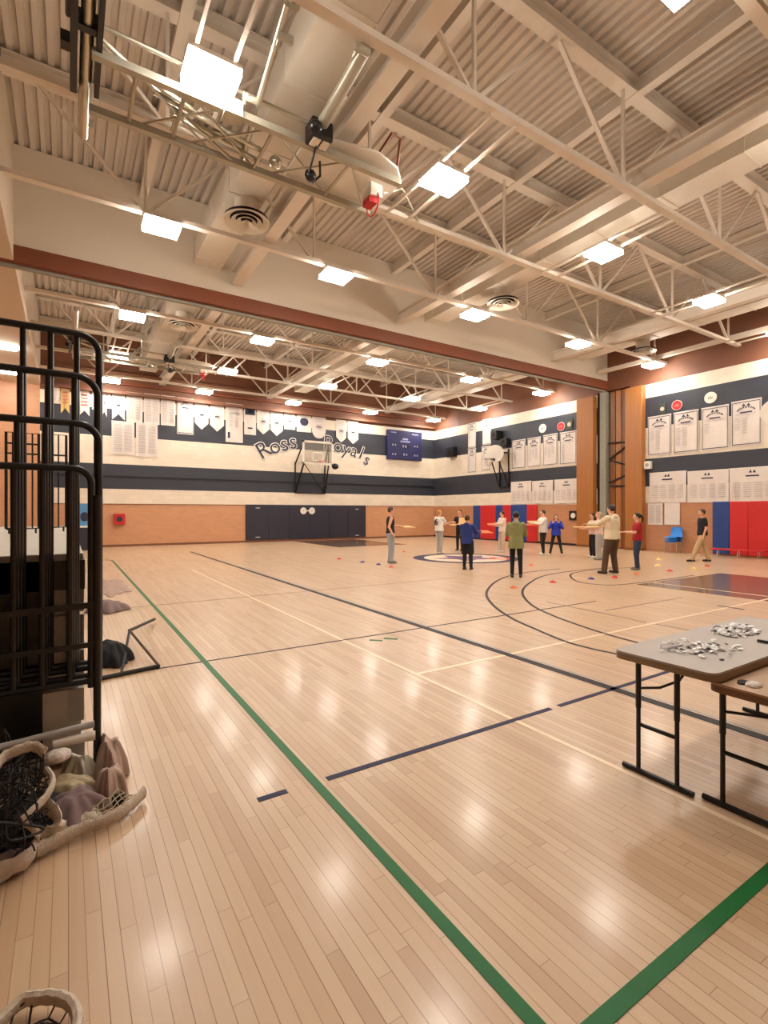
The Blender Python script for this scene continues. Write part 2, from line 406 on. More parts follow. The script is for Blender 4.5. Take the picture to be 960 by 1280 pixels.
duct(17.7, 18.4, 'rectangular cream duct along the right side of the hall', {(18.2, 10.65): 'the right duct beside the last near lamp'})
# box of straps across: the deep transverse duct boxes seen near the header
# ================================================================== LAMPS
LX = (1.6, 5.53, 10.07, 14.8, 19.4); LY = (2.8, 6.8, 10.95, 16.4, 20.75, 24.9)
cols = ('far left', 'second', 'middle', 'fourth', 'rightmost')
rows = {2.8: 'nearest row', 6.8: 'second row', 10.95: 'last row before the bulkhead', 16.4: 'first row beyond the bulkhead', 20.75: 'middle row beyond the bulkhead', 24.9: 'row nearest the far wall'}
for y in LY:
    for i, x in enumerate(LX):
        yn = rows.get(y, 'row behind the camera')
        t = empty('ceiling_light', (x, y, 7.34), 'bright white square gym lamp, %s column, %s' % (cols[i], yn), 'ceiling light', 'gym ceiling lamps')
        MB().box(x-.34, x+.34, y-.27, y+.27, 7.4, 7.46).build('housing', M['steel'], t)
        MB().box(x-.2, x+.2, y-.05, y+.05, 7.461, 7.475).build('added_uplight', M['up'], t)  # glowing slab added on top of the housing to brighten the roof deck
        MB().box(x-.33, x+.33, y-.26, y-.012, 7.31, 7.4).box(x-.33, x+.33, y+.012, y+.26, 7.31, 7.4).build('diffuser', M['lamp'], t)
        ya, yb = {2.8: (2.65, 5.38), 6.8: (5.38, 8.32), 10.95: (10.9, 12.6), 16.4: (16.35, 17.8), 20.75: (19.1, 21.85), 24.9: (23.3, 24.75)}[y]
        if y in (6.8, 20.75):
            for s in (-1, 1): MB().bar((x+s*.24, ya, 7.47), (x+s*.24, yb, 7.47), .045, .045).build('rail', M['steel'], t)
        else:
            for s in (-1, 1): MB().bar((x+s*.2, y, 7.46), (x+s*.2, y, 7.6), .03, .03).build('hanger', M['steel'], t)
# two strip lamps on the alcove ceiling, over the bleachers
for k, (px, py) in enumerate(((4, 434), (8, 465))):
    p = onZ(px, py, 7.0)
    tag(MB().box(p[0]-.6, p[0]+.35, p[1]-.09, p[1]+.09, 6.95, 7.04).build('strip_light', M['lamp'], loc=p), ['nearer strip lamp on the low ceiling left of the truss area', 'farther strip lamp on the low ceiling above the bleachers'][k], 'strip light')

# ================================================================== FLOOR PAINT
def paint(name, pts, w, m, label, z=.0025, cat='floor line'):
    return tag(MB().strip(pts, w, .0003, z).build(name, m), label, cat)
paint('floor_line', [(1.235, .94), (1.235, 18.7), (1.15, 19.0), (.85, 19.15), (.2, 19.15)], .055, M['green'], 'long green line running from the camera up the left side of the floor', .003)
paint('floor_line', [(1.21, .965), (7.5, .965)], .055, M['green'], 'short green line across the bottom right corner', .003)
paint('floor_line', [(1.31, 2.715), (3.32, 2.715)], .045, M['navyline'], 'thin navy line starting beside the long green line')
paint('floor_line', [(3.42, 2.715), (9, 2.715)], .045, M['navyline'], 'thin navy line continuing under the grey table')
paint('floor_mark', [(.89, 2.72), (1.06, 2.72)], .045, M['navyline'], 'short navy dash left of the long green line')
paint('floor_line', [(4.17, .6), (4.17, 21.2)], .1, M['blackline'], 'thick black sideline running up the hall past the table')
paint('floor_line', [(4.265, .6), (4.265, 17)], .03, M['grey'], 'thin grey edge beside the thick black sideline', .002)
paint('floor_line', [(-.1, 5.55), (8.0, 5.55)], .03, M['blackline'], 'thin dark cross line meeting the green line, with green tick marks')
paint('floor_mark', [onZ(462, 800)[:2], onZ(478, 801)[:2]], .05, M['green'], 'left green tick on the thin cross line', .0034)
paint('floor_mark', [onZ(480, 798)[:2], onZ(497, 799)[:2]], .06, M['green'], 'right green tick on the thin cross line', .0034)
paint('floor_line', [(.3, 9.35), (8, 9.35)], .03, M['brownline'], 'faint brown cross line farther up the floor')
paint('floor_line', [(2.9, -2), (2.9, 14.5)], .04, M['whiteline'], 'pale line parallel to the thick black sideline', .0021)
paint('floor_line', [(2.9, 4.0), (12, 4.0)], .05, M['whiteline'], 'pale cross line passing behind the grey table', .0022)
paint('floor_line', [onZ(683, 752)[:2], onZ(807, 778)[:2]], .04, M['brownline'], 'faint brown line inside the large arcs')
paint('floor_line', [onZ(757, 763)[:2], onZ(853, 747)[:2]], .04, M['brownline'], 'faint brown line slanting towards the painted key')
paint('floor_mark', [onZ(897, 757)[:2], onZ(930, 762)[:2]], .06, M['blackline'], 'short dark dash before the painted key')
paint('floor_mark', [onZ(820, 780)[:2], onZ(862, 788)[:2]], .04, M['brownline'], 'short brown dash behind the grey table')
def arc_pts(l): return [(q.x, q.y) for q in spl([onZ(*p) for p in l], 8)]
def circ(cx, cy, r, a0, a1, n=48): return [(cx+r*math.cos(a0+(a1-a0)*k/n), cy+r*math.sin(a0+(a1-a0)*k/n)) for k in range(n+1)]
paint('court_arc', arc_pts([(700, 711), (655, 716), (633, 721), (617, 729), (608, 742), (617, 757), (640, 773), (673, 788), (707, 802), (740, 811), (772, 818), (830, 833)]), .05, M['blackline'], 'outer dark three-point arc')
paint('court_arc', arc_pts([(770, 709), (723, 713), (683, 719), (663, 728), (653, 740), (663, 755), (690, 769), (740, 787), (792, 802), (850, 815)]), .05, M['blackline'], 'inner dark three-point arc')
paint('court_arc', arc_pts([(800, 709), (750, 711.5), (723, 715), (713, 719), (720, 726), (740, 730), (773, 731), (827, 725), (868, 719)]), .045, M['blackline'], 'small dark free-throw arc around the cream hoodie person', .003)
tag(MB().strip([(12.5, 1.0), (12.5, 6.35)], 3.8, .0003, .0018).build('painted_key', M['key']), 'dark painted key on the right, reaching the picture edge', 'painted key')
paint('floor_line', [(11.2, 1.0), (11.2, 6.3)], .05, M['whiteline'], 'white line along the dark painted key', .0026)
tag(MB().strip([(12.3, 20.3), (12.3, 25.8)], 3.8, .0003, .0018).build('painted_key', M['key']), 'dark painted key at the foot of the far navy wall pad', 'painted key')
lg = empty('centre_logo', (11.7, 13.2, 0), 'round blue, white and red painted emblem at centre court', 'floor emblem')
c = (11.7, 13.2, .0004)
MB().ring(c, (1, 0, 0), (0, 1, 0), 1.45, 1.83, .0016, 48).build('outer_ring', M['navyline'], lg)
MB().ring(c, (1, 0, 0), (0, 1, 0), .001, 1.45, .0012, 48).build('white_field', M['whiteline'], lg)
pts = [(c[0]+r*math.cos(a), c[1]+r*math.sin(a), .0017) for k in range(10) for a in [PI/2+k*PI/5] for r in [1.2 if k % 2 == 0 else .62]]
MB().prism(pts, (0, 0, .001)).build('crown_shape', mat('purple_paint', (96, 62, 110), .35), lg)
MB().ring((12.6, 12.4, .002), (1, 0, 0), (0, 1, 0), .2, .42, .001, 24).build('red_ring', M['red'], lg)
# disc cones
def cone(px, py, m, lab):
    x, y, _ = onZ(px, py); vs = []; N = 20
    for r, z in ((.08, 0), (.076, .01), (.034, .042), (.026, .042), (.068, .007), (.072, 0)):
        vs += [(x+r*math.cos(2*PI*k/N), y+r*math.sin(2*PI*k/N), z+.001) for k in range(N)]
    fs = [(j*N+k, j*N+(k+1) % N, ((j+1) % 6)*N+(k+1) % N, ((j+1) % 6)*N+k) for j in range(6) for k in range(N)]
    tag(MB().add(vs, fs).build('disc_cone', m, loc=(x, y, 0)), lab, 'marker cone', 'disc cones on the floor')
oc = mat('orange_plastic', (232, 120, 70), .5); yc = mat('yellow_plastic', (240, 200, 110), .5); bc = mat('blue_plastic', (40, 60, 140), .5); rc = mat('red_plastic', (220, 50, 46), .5)
for a in ((691, 728, rc, 'red disc cone inside the inner arc'), (739, 724, bc, 'blue disc cone in front of the person in the cream hoodie'), (473, 706, bc, 'blue disc cone left of the person in the black tank top'),
          (453, 703, bc, 'tiny blue disc cone, second left of the person in the black tank top'), (489, 709, rc, 'red disc cone at the feet of the person in the black tank top'), (424, 699, rc, 'red disc cone farthest left on the floor'),
          (642, 735, oc, 'orange disc cone in front of the person in the olive hoodie'), (837, 714, rc, 'red disc cone right of the person in the red shirt'), (824, 699, yc, 'yellow disc cone near the stacked blue chairs'),
          (822, 707, yc, 'yellow disc cone nearest the person in the red shirt'), (868, 711, yc, 'yellow disc cone left of the red one by the walking person'), (884, 708, rc, 'red disc cone at the walking person\'s heel'), (768, 722, rc, 'red disc cone at the heels of the person in the cream hoodie'),
          (796, 718, oc, 'orange disc cone in front of the person in the red shirt'), (664, 707, oc, 'orange disc cone between the olive hoodie and the royal blue hoodie'), (505, 690, oc, 'orange disc cone behind the person in the black tank top')):
    cone(*a)
# ================================================================== WALL HANGINGS
def Pb(u, d, z): return (u, YW-d, z)          # far wall:  u = world x
def Pr(u, d, z): return (XW-d, -u, z)         # right wall: u = -world y
def wallpt(P, px, py):
    if P is Pb: q = onY(px, py, YW-.03); return q[0], q[2]
    q = onX(px, py, XW-.03); return -q[1], q[2]
def flat(P, poly, d0, d1, mb=None):
    mb = mb or MB(); n = len(poly)
    vs = [P(u, d0, z) for u, z in poly]+[P(u, d1, z) for u, z in poly]
    return mb.add(vs, [tuple(range(n-1, -1, -1)), tuple(range(n, 2*n))]+[(i, (i+1) % n, n+(i+1) % n, n+i) for i in range(n)])
def rect(P, u0, u1, z0, z1, d0, d1, mb=None): return flat(P, [(u0, z0), (u1, z0), (u1, z1), (u0, z1)], d0, d1, mb)
def cloth(P, u0, u1, z0, z1, shape, amp=.008):
    N, K = 12, 8; g = {}; mb = MB(); ph = random.random()*6
    vs = []
    for j in range(K+1):
        for i in range(N+1):
            a = i/N; u = u0+(u1-u0)*a; h = (z1-z0); w = abs(a-.5)*2
            zb = z0
            if shape == 'pennant': zb = z0+h*.22*w
            if shape == 'swallow': zb = z0+h*.2*(1-w)
            if shape == 'shield': zb = z0+h*.3*w**3
            z = z1-(z1-zb)*j/K
            d = .028+amp*math.sin(a*9+ph+j*.25)*(.4+j/K)+amp
            vs.append(P(u, d, z))
    b = len(vs); vs += [P(*q) for q in []]
    for j in range(K+1):
        for i in range(N+1):
            v = Vector(vs[j*(N+1)+i]); off = Vector(P(0, .004, 0))-Vector(P(0, 0, 0)); vs.append(tuple(v-off))
    I = lambda i, j, s=0: s*b+j*(N+1)+i
    fs = []
    for j in range(K):
        for i in range(N):
            fs += [(I(i, j), I(i+1, j), I(i+1, j+1), I(i, j+1)), (I(i, j, 1), I(i, j+1, 1), I(i+1, j+1, 1), I(i+1, j, 1))]
    for i in range(N): fs += [(I(i, 0), I(i, 0, 1), I(i+1, 0, 1), I(i+1, 0)), (I(i, K), I(i+1, K), I(i+1, K, 1), I(i, K, 1))]
    for j in range(K): fs += [(I(0, j), I(0, j+1), I(0, j+1, 1), I(0, j, 1)), (I(N, j), I(N, j, 1), I(N, j+1, 1), I(N, j+1))]
    return mb.add(vs, fs)
def banner(P, x0, x1, y0, y1, shape, style, label, group=None, m=None, kind='banner'):
    ua, _ = wallpt(P, x0, y0); ub, _ = wallpt(P, x1, y0); um = (x0+x1)/2
    _, zt = wallpt(P, um, y0); _, zb = wallpt(P, um, y1)
    u0, u1 = min(ua, ub), max(ua, ub); h = zt-zb; w = u1-u0
    t = empty('banner' if kind == 'banner' else kind, P((u0+u1)/2, 0, zb), label, 'banner' if kind == 'banner' else 'poster', group)
    cloth(P, u0, u1, zb, zt, shape, .008 if style != 'big' else .014).build('cloth', m or M['banner'], t)
    MB().tube([P(u0-.01, .03, zt), P(u1+.01, .03, zt)], .012, 6).build('rod', M['white'], t)
    D0, D1 = .05, .053
    def R(a, b, c, d, mb): rect(P, u0+a*w, u0+b*w, zb+c*h, zb+d*h, D0, D1, mb)
    k, gy = MB(), MB()
    rr = random.Random(int(x0*7+y0))
    if style == 'honour':                      # framed sheet, two peaks over an arched heading, columns of names
        fr = MB()
        for a, b, c, d in ((.03, .05, .03, .97), (.95, .97, .03, .97), (.03, .97, .03, .045), (.03, .97, .955, .97)): R(a, b, c, d, fr)
        fr.build('border', M['ink'], t)
        for cx in (.42, .58): flat(P, [(u0+(cx-.07)*w, zb+.87*h), (u0+(cx+.07)*w, zb+.87*h), (u0+cx*w, zb+.93*h)], D0, D1, k)
        for q in range(9):
            a = PI*(.12+.76*q/8); R(.5-.3*math.cos(a)-.025, .5-.3*math.cos(a)+.025, .74+.09*math.sin(a), .77+.09*math.sin(a), k)
        for q in range(8): R(.14+.09*q, .2+.09*q, .68+.02*math.sin(q), .705+.02*math.sin(q), gy)
        R(.3, .7, .72, .75, k)
        for col in range({0: 1, 1: 1, 2: 2, 3: 3}[int(x0) % 4]):
            for q in range(rr.randint(4, 13)): R(.12+.24*col, .26+.24*col+rr.random()*.05, .6-.04*q, .618-.04*q, gy)
    elif style == 'lines':
        for q in range(15): 
            for col in (0, 1): R(.1+.45*col, .42+.45*col+rr.random()*.05, .88-.055*q, .905-.055*q, gy)
    elif style == 'big':
        for cx in (.46, .54): flat(P, [(u0+(cx-.035)*w, zb+.85*h), (u0+(cx+.035)*w, zb+.85*h), (u0+cx*w, zb+.94*h)], D0+.01, D1+.01, k)
        rect(P, u0+.36*w, u0+.64*w, zb+.74*h, zb+.78*h, D0+.01, D1+.01, k)
        for q in range(7):
            for col in range(4): rect(P, u0+(.08+.23*col)*w, u0+(.24+.23*col)*w, zb+(.55-.065*q)*h, zb+(.57-.065*q)*h, D0+.01, D1+.01, gy)
    elif style in ('pen', 'red', 'blob', 'head', 'foot'):
        for q in range(3): R(.25-.03*q, .75+.03*q, .88-.07*q, .91-.07*q, gy)
        if style == 'pen':
            a = [(u0+w*(.5+.28*math.cos(s)), zb+h*(.5+.12*math.sin(s))) for s in [2*PI*q/14 for q in range(14)]]
            flat(P, a, D0, D1-.001, gy); R(.36, .64, .48, .53, k)
        if style == 'blob':
            a = [(u0+w*(.5+.3*math.cos(s)), zb+h*(.55+.22*math.sin(s))) for s in [2*PI*q/14 for q in range(14)]]
            flat(P, a, D0, D1, k)
        if style == 'head': R(.1, .9, .74, .97, k); R(.3, .7, .22, .27, k)
        if style == 'foot': R(.12, .25, .1, .26, k); [R(.2+.35*c, .4+.35*c, .75-.05*q, .77-.05*q, gy) for q in range(8) for c in (0, 1)]
        if style == 'red':
            rd = MB(); [R(.2, .8, .72-.12*q, .78-.12*q, rd) for q in range(4)]; rd.build('red_print', M['inkred'], t)
    if k.v: k.build('heading_print', M['ink'], t)
    if gy.v: gy.build('small_print', M['inkgrey'], t)
    return t
GB = 'banners along the top of the far wall'
L = [(66, 75, 484, 500, 'rect', 'plain', 'narrow blank white strip left of the gold banner', None),
 (76, 87, 482, 517, 'swallow', 'red', 'gold swallow-tailed banner, leftmost on the far wall', M['gold']),
 (99, 112, 485, 520, 'swallow', 'red', 'white swallow-tailed banner with red print, right of the gold one', None),
 (115, 121, 488, 512, 'rect', 'plain', 'narrow white banner partly behind the black rail post', None),
 (127, 133.5, 487, 521, 'swallow', 'pen', 'narrow swallow-tailed banner just right of the black rail post', None),
 (134.5, 138.5, 489, 510, 'rect', 'plain', 'thinnest white strip between two swallow-tailed banners', None),
 (140, 156, 489, 525, 'swallow', 'pen', 'white swallow-tailed banner right of the black rail, above the left name sheet', None),
 (158, 178, 491, 528, 'rect', 'lines', 'first square-bottomed white banner of three, counted from the left', None),
 (180, 199.5, 493, 530.5, 'rect', 'lines', 'second square-bottomed white banner of three, counted from the left', None),
 (201, 219, 495, 532, 'rect', 'lines', 'third square-bottomed white banner of three, counted from the left', None),
 (221, 242, 498, 543, 'rect', 'honour', 'long white banner left of the first two pointed pennants', None),
 (243.5, 260.5, 501, 537, 'pennant', 'pen', 'first pointed white pennant from the left', None),
 (262.5, 280, 503, 539.5, 'pennant', 'pen', 'second pointed white pennant from the left', None),
 (282, 303.5, 505, 553, 'rect', 'foot', 'longest white banner with a small dark figure at its lower left', None),
 (305, 320, 510, 543.5, 'rect', 'head', 'small white banner with a dark block heading', None),
 (321, 337, 511, 543, 'pennant', 'pen', 'pointed pennant just right of the dark-headed banner', None),
 (338, 353.5, 513, 545, 'pennant', 'pen', 'pointed pennant over the double s of the arched lettering', None),
 (355, 369, 516, 537, 'rect', 'pen', 'short square white banner left of the blue crest banner', None),
 (371, 389, 517, 540, 'rect', 'blob', 'short white banner with a dark blue crest', None),
 (390, 407, 520, 548, 'shield', 'pen', 'shield-shaped white banner directly over the basketball backboard', None),
 (420, 433, 525, 553, 'pennant', 'pen', 'left one of the last two pointed pennants before the scoreboard', None),
 (434.5, 448, 526.5, 555, 'pennant', 'pen', 'right one of the last two pointed pennants before the scoreboard', None)]
for a in L: banner(Pb, a[0], a[1], a[2], a[3], a[4], a[5], a[6], GB, a[7])
banner(Pb, 139.5, 168, 527, 568, 'rect', 'lines', 'left framed sheet of names below the row of banners')
banner(Pb, 170, 197, 529, 571, 'rect', 'lines', 'right framed sheet of names below the row of banners')
for i, a in enumerate(((640, 657, 550, 586), (659.5, 676, 547, 584), (679, 697, 543, 582), (700, 721, 539.5, 580.5))):
    banner(Pr, *a, 'rect', 'honour', ['leftmost of four honour banners beyond the oak pilasters', 'second of four honour banners beyond the oak pilasters', 'third of four honour banners beyond the oak pilasters', 'honour banner right beside the far oak pilaster'][i], 'honour banners on the right wall')
for i, a in enumerate(((639, 664, 602, 630), (665, 691.5, 601, 629.5), (693, 724, 599, 629))):
    banner(Pr, *a, 'rect', 'big', ['wide white banner above the red and blue mats, leftmost of three', 'wide white banner above the mats, middle of three', 'wide white banner beside the far oak pilaster, above the wall clock'][i], 'wide white banners')
for i, a in enumerate(((585, 595, 529, 560), (603, 614, 524, 556), (585, 595, 561, 591), (602, 613, 558, 588))):
    banner(Pr, *a, 'rect', 'honour', ['upper left of four narrow banners near the far corner', 'upper right of four narrow banners near the far corner', 'lower left of four narrow banners near the far corner', 'lower right of four narrow banners, behind the fan backboard'][i], 'narrow corner banners')
for i, a in enumerate(((810, 839, 519.5, 569), (842, 873, 514, 566), (877, 911, 508, 562), (914.5, 952, 500, 557))):
    banner(Pr, *a, 'rect', 'honour', ['near wall honour banner beside the near oak pilaster', 'near wall honour banner under the round red emblem', 'near wall honour banner under the round white emblem', 'largest honour banner, beside the cropped fan backboard'][i], 'honour banners on the right wall')
for i, a in enumerate(((812, 858, 590, 628), (859.5, 911, 588, 628), (912, 972, 584, 627.5))):
    banner(Pr, *a, 'rect', 'big', ['wide white banner over the two paper sheets', 'wide white banner left of the red mats, middle of the near three', 'wide white banner above the red mats, at the picture edge'][i], 'wide white banners')
for i, a in enumerate(((810, 828.5, 629.5, 656), (830.5, 850, 629, 656))):
    banner(Pr, *a, 'rect', 'lines' if i == 0 else 'plain', ['printed paper sheet beside the near oak pilaster', 'blank paper sheet above the stacked blue chairs'][i], None, None, 'paper_sheet')
# ---- arched lettering on the far wall
lt = empty('wall_lettering', onY(395, 560, YW-.01), 'arched navy and white ROSS ROYALS wall lettering behind the basketball backboard', 'lettering')
for ch, px, py, rot, sz in (('R', 329, 563, 32, 1.0), ('o', 343, 558.5, 22, .95), ('s', 355, 555, 14, 1.0), ('s', 366, 552.5, 8, 1.0),
                            ('R', 410.5, 554.5, -4, .95), ('o', 422.5, 558, -10, .9), ('y', 432.5, 561.5, -14, .9), ('a', 442.5, 564, -18, .9), ('l', 451.5, 567, -24, .9), ('s', 458.5, 575, -30, .85)):
    x, y, z = onY(px, py, YW)
    for nm, off, ex, dd, mm in (('letter_outline', .035, .008, .02, M['white']), ('letter', -.004, .008, .04, M['ink'])):
        cu = bpy.data.curves.new(nm, 'FONT'); cu.body = ch; cu.size = sz*1.22; cu.align_x = 'CENTER'; cu.align_y = 'CENTER'; cu.extrude = ex; cu.offset = off
        to = bpy.data.objects.new(nm, cu); COL.objects.link(to); bpy.context.view_layer.update()
        me = bpy.data.meshes.new_from_object(to.evaluated_get(bpy.context.evaluated_depsgraph_get())); bpy.data.objects.remove(to)
        mt_ = Matrix.Translation(Vector((x, y-dd, z))-lt.location) @ Matrix.Rotation(math.radians(-rot)*-1, 4, 'Y').inverted() @ Matrix.Rotation(PI/2, 4, 'X')
        me.transform(mt_); me.materials.clear(); me.materials.append(mm); link(bpy.data.objects.new(nm, me), lt)
# ---- scoreboard
u0, _ = wallpt(Pb, 483, 540); u1, _ = wallpt(Pb, 525.5, 540); zt = wallpt(Pb, 504, 539)[1]; zb = wallpt(Pb, 504, 575)[1]
sb = empty('scoreboard', Pb((u0+u1)/2, 0, zb), 'blue electronic scoreboard high on the far wall near the corner', 'scoreboard')
rect(Pb, u0, u1, zb, zt, .01, .2).build('cabinet', M['scoreb'], sb, bevel=.02)
w, h = u1-u0, zt-zb; k = MB(); e = MB()
for a, b, c, d in ((.42, .58, .68, .74), (.36, .64, .6, .65), (.08, .24, .9, .93), (.7, .88, .88, .91)): rect(Pb, u0+a*w, u0+b*w, zb+c*h, zb+d*h, .2, .206, k)
k.build('caption', M['digit'], sb)
dg = MB()
for a, b, c, d in ((.1, .26, .44, .54), (.74, .9, .44, .54), (.4, .6, .4, .52), (.1, .26, .12, .22), (.74, .9, .12, .22), (.42, .58, .12, .24)):
    rect(Pb, u0+a*w, u0+b*w, zb+c*h, zb+d*h, .2, .204, e)
    for q in range(2): rect(Pb, u0+(a+.02+.075*q)*w, u0+(a+.06+.075*q)*w, zb+(c+.02)*h, zb+(d-.02)*h, .204, .208, dg)
e.build('display_window', M['gap'], sb); dg.build('digit', M['digit'], sb)
# ---- navy pad on the far wall with two round white crests
u0, _ = wallpt(Pb, 307, 640); u1, _ = wallpt(Pb, 457, 640)
pd = empty('wall_pad', Pb((u0+u1)/2, 0, .12), 'long dark navy wall pad under the far basketball hoop', 'wall pad', 'wall pads')
n = 6
for i in range(n): rect(Pb, u0+(u1-u0)*i/n+.003, u0+(u1-u0)*(i+1)/n-.003, .12, 1.99, .002, .07).build('panel', M['navypad'], pd, bevel=.012)
cr = MB()
for px in (379, 389.5):
    u, z = wallpt(Pb, px, 638.5); cr.ring(Pb(u, .07, z), (1, 0, 0), (0, 0, 1), .02, .19, .006, 20, (0, -1, 0))
u, z = wallpt(Pb, 384.5, 638.5); rect(Pb, u-.12, u+.12, z-.03, z+.03, .07, .075, cr)
cr.build('crest', M['white'], pd)
st = MB()
for px, py in ((322, 635), (322, 671.5), (446, 636.5), (446, 669)):
    u, z = wallpt(Pb, px, py); rect(Pb, u-.12, u+.12, z-.03, z+.03, .07, .074, st)
st.build('corner_mark', M['grey'], pd)
# ---- mats on the right wall
def mats(edges, colours, labs, zt=1.98):
    for i, c in enumerate(colours):
        ua, ub = edges[i], edges[i+1]
        t = empty('wall_pad', Pr((ua+ub)/2, 0, .06), labs[i], 'wall pad', 'wall pads')
        rect(Pr, ua+.004, ub-.004, .06, zt, .012, .075).build('cushion', M[c], t, bevel=.015)
        rect(Pr, ua+.03, ub-.03, .1, zt-.04, .002, .012).build('backing', M['pil2'], t)
ed = [wallpt(Pr, p, 640)[0] for p in (592, 601, 620, 629, 639, 659, 671.5)]
mats(ed, ['blue', 'red', 'blue', 'red', 'blue', 'red'], ['blue wall mat, leftmost on the right wall by the far corner', 'wide red wall mat, second from the far corner', 'narrow blue wall mat behind the person in white and beige', 'narrow red wall mat left of the olive hoodie', 'wide blue wall mat behind the olive hoodie', 'red wall mat at the right end of the far group'])
ed = [wallpt(Pr, p, 640)[0] for p in (891, 912.5, 935.5, 962)]; ed += [ed[-1]+.75, ed[-1]+1.5, ed[-1]+2.25]
mats(ed, ['blue', 'red', 'red', 'blue', 'red', 'blue'], ['blue wall mat just right of the walking person', 'red wall mat next to the near blue mat', 'red wall mat at the right picture edge', 'blue wall mat beyond the picture edge', 'red wall mat beyond the picture edge', 'last blue wall mat beyond the picture edge'])
# ---- round emblems, small boxes, clock, alarm
def disc(P, px, py, r, m, lab, nm, cat, rim=None):
    u, z = wallpt(P, px, py); t = empty(nm, P(u, 0, z), lab, cat)
    pl = lambda rr: [(u+rr*math.cos(2*PI*k/24), z+rr*math.sin(2*PI*k/24)) for k in range(24)]
    flat(P, pl(r), .005, .04).build('face', m, t)
    flat(P, pl(r*1.12), .002, .03).build('rim', rim or M['white'], t)
    flat(P, [(u+r*.45*a, z+r*.45*b) for a, b in ((-1, -.6), (1, -.6), (.9, .6), (.4, 0), (0, .8), (-.4, 0), (-.9, .6))], .04, .045).build('crest', M['grey'] if m == M['white'] else M['inkred'], t)
disc(Pr, 888, 497, .19, M['white'], 'round white emblem high on the near right wall', 'round_emblem', 'emblem')
disc(Pr, 846, 506.5, .18, M['red'], 'round red emblem high on the near right wall', 'round_emblem', 'emblem')
disc(Pr, 678, 535.5, .2, M['white'], 'round white emblem above the banners beyond the pilasters', 'round_emblem', 'emblem')
disc(Pr, 701, 533, .19, M['red'], 'round red emblem above the banners beyond the pilasters', 'round_emblem', 'emblem')
def wbox(P, x0, x1, y0, y1, m, lab, nm, cat, dep=.12, extra=None, d0=.004):
    ua, zt_ = wallpt(P, x0, y0); ub, zb_ = wallpt(P, x1, y1); ua, ub = sorted((ua, ub))
    t = empty(nm, P((ua+ub)/2, 0, zb_), lab, cat)
    rect(P, ua, ub, zb_, zt_, d0, dep).build('case', m, t, bevel=.008)
    if extra: 
        cu, cz = (ua+ub)/2, (zb_+zt_)/2; q = min(ub-ua, zt_-zb_)*.28
        flat(P, [(cu+q*math.cos(2*PI*k/16), cz+q*math.sin(2*PI*k/16)) for k in range(16)], dep, dep+.01).build(extra[0], extra[1], t)
    return t
wbox(Pr, 823.5, 832.5, 505, 517.5, mat('dark_green_board', (58, 62, 50), .6), 'square dark plaque with a pale centre beside the near red emblem', 'wall_plaque', 'plaque', .04, ('centre', M['dirty']))
wbox(Pr, 707.5, 716, 525, 536, mat('dark_green_board', (58, 62, 50), .6), 'square dark plaque beside the far red emblem', 'wall_plaque', 'plaque', .04, ('centre', M['dirty']))
wbox(Pr, 807, 815, 577, 586, M['white'], 'small white box beside the near oak pilaster', 'wall_speaker', 'speaker', .16, ('grille', M['grey']))
wbox(Pb, 142, 156, 642, 655.5, M['red'], 'red emergency box on the tan brick at the left of the far wall', 'emergency_box', 'box', .2, ('button', M['navypad']))
wbox(Pr, 562, 571, 560, 571, M['black'], 'black loudspeaker near the far corner of the right wall', 'loudspeaker', 'speaker', .3, ('grille', M['gap']))
wbox(Pr, 621, 628, 540, 549, M['black'], 'upper black loudspeaker above the fan backboard', 'loudspeaker', 'speaker', .5, ('grille', M['gap']))
wbox(Pr, 629.5, 637, 549, 557, M['black'], 'lower black loudspeaker right of the fan backboard', 'loudspeaker', 'speaker', .3, ('grille', M['gap']))
t = wbox(Pr, 711.5, 722, 638.5, 650.5, M['black'], 'small round alarm with a pale face beside the far oak pilaster', 'wall_alarm', 'alarm', .05, ('face', M['white']))
# ================================================================== FAR BASKETBALL HOOP
yb = 24.6
h = empty('basketball_hoop', onY(397, 583, yb), 'rectangular glass basketball hoop on a black frame on the far wall', 'basketball hoop')
x0, _, zt = onY(378, 550, yb); x1, _, zb = onY(416.5, 582, yb); zt = onY(397, 551.5, yb)[2]; zb = onY(397, 581, yb)[2]
gl = MB().box(x0+.05, x1-.05, yb, yb+.015, zb+.05, zt-.05).build('board', M['glass'], h)
gm = M['glass']; bs = gm.node_tree.nodes[[n.type for n in gm.node_tree.nodes].index('BSDF_PRINCIPLED')]
bs.inputs['Transmission Weight'].default_value = .85; bs.inputs['IOR'].default_value = 1.1
fr = MB()
for a, b, c, d in ((x0, x1, zt-.11, zt), (x0, x1, zb, zb+.11), (x0, x0+.11, zb, zt), (x1-.11, x1, zb, zt)): fr.box(a, b, yb-.03, yb+.03, c, d)
fr.build('board_frame', M['white'], h)
xc = (x0+x1)/2; fr = MB()
for a, b, c, d in ((-.32, .32, .62, .68), (-.32, .32, .2, .26), (-.32, -.26, .2, .68), (.26, .32, .2, .68)): fr.box(xc+a, xc+b, yb-.012, yb-.002, zb+c, zb+d)
fr.build('target_square', M['white'], h)
rim = [(xc+.23*math.cos(2*PI*k/24), yb-.4+.23*math.sin(2*PI*k/24), zb+.16) for k in range(25)]
MB().tube(rim, .012, 6).box(xc-.08, xc+.08, yb-.18, yb-.012, zb+.1, zb+.2).build('rim', M['red'], h)
nt = MB()
for k in range(12):
    a0, a1, a2 = (2*PI*q/12 for q in (k, k+.5, k-.5))
    for b_ in (a1, a2):
        nt.tube([(xc+.23*math.cos(a0), yb-.4+.23*math.sin(a0), zb+.15), (xc+.17*math.cos(b_), yb-.4+.17*math.sin(b_), zb-.05), (xc+.12*math.cos(a0), yb-.4+.12*math.sin(a0), zb-.25)], .006, 4)
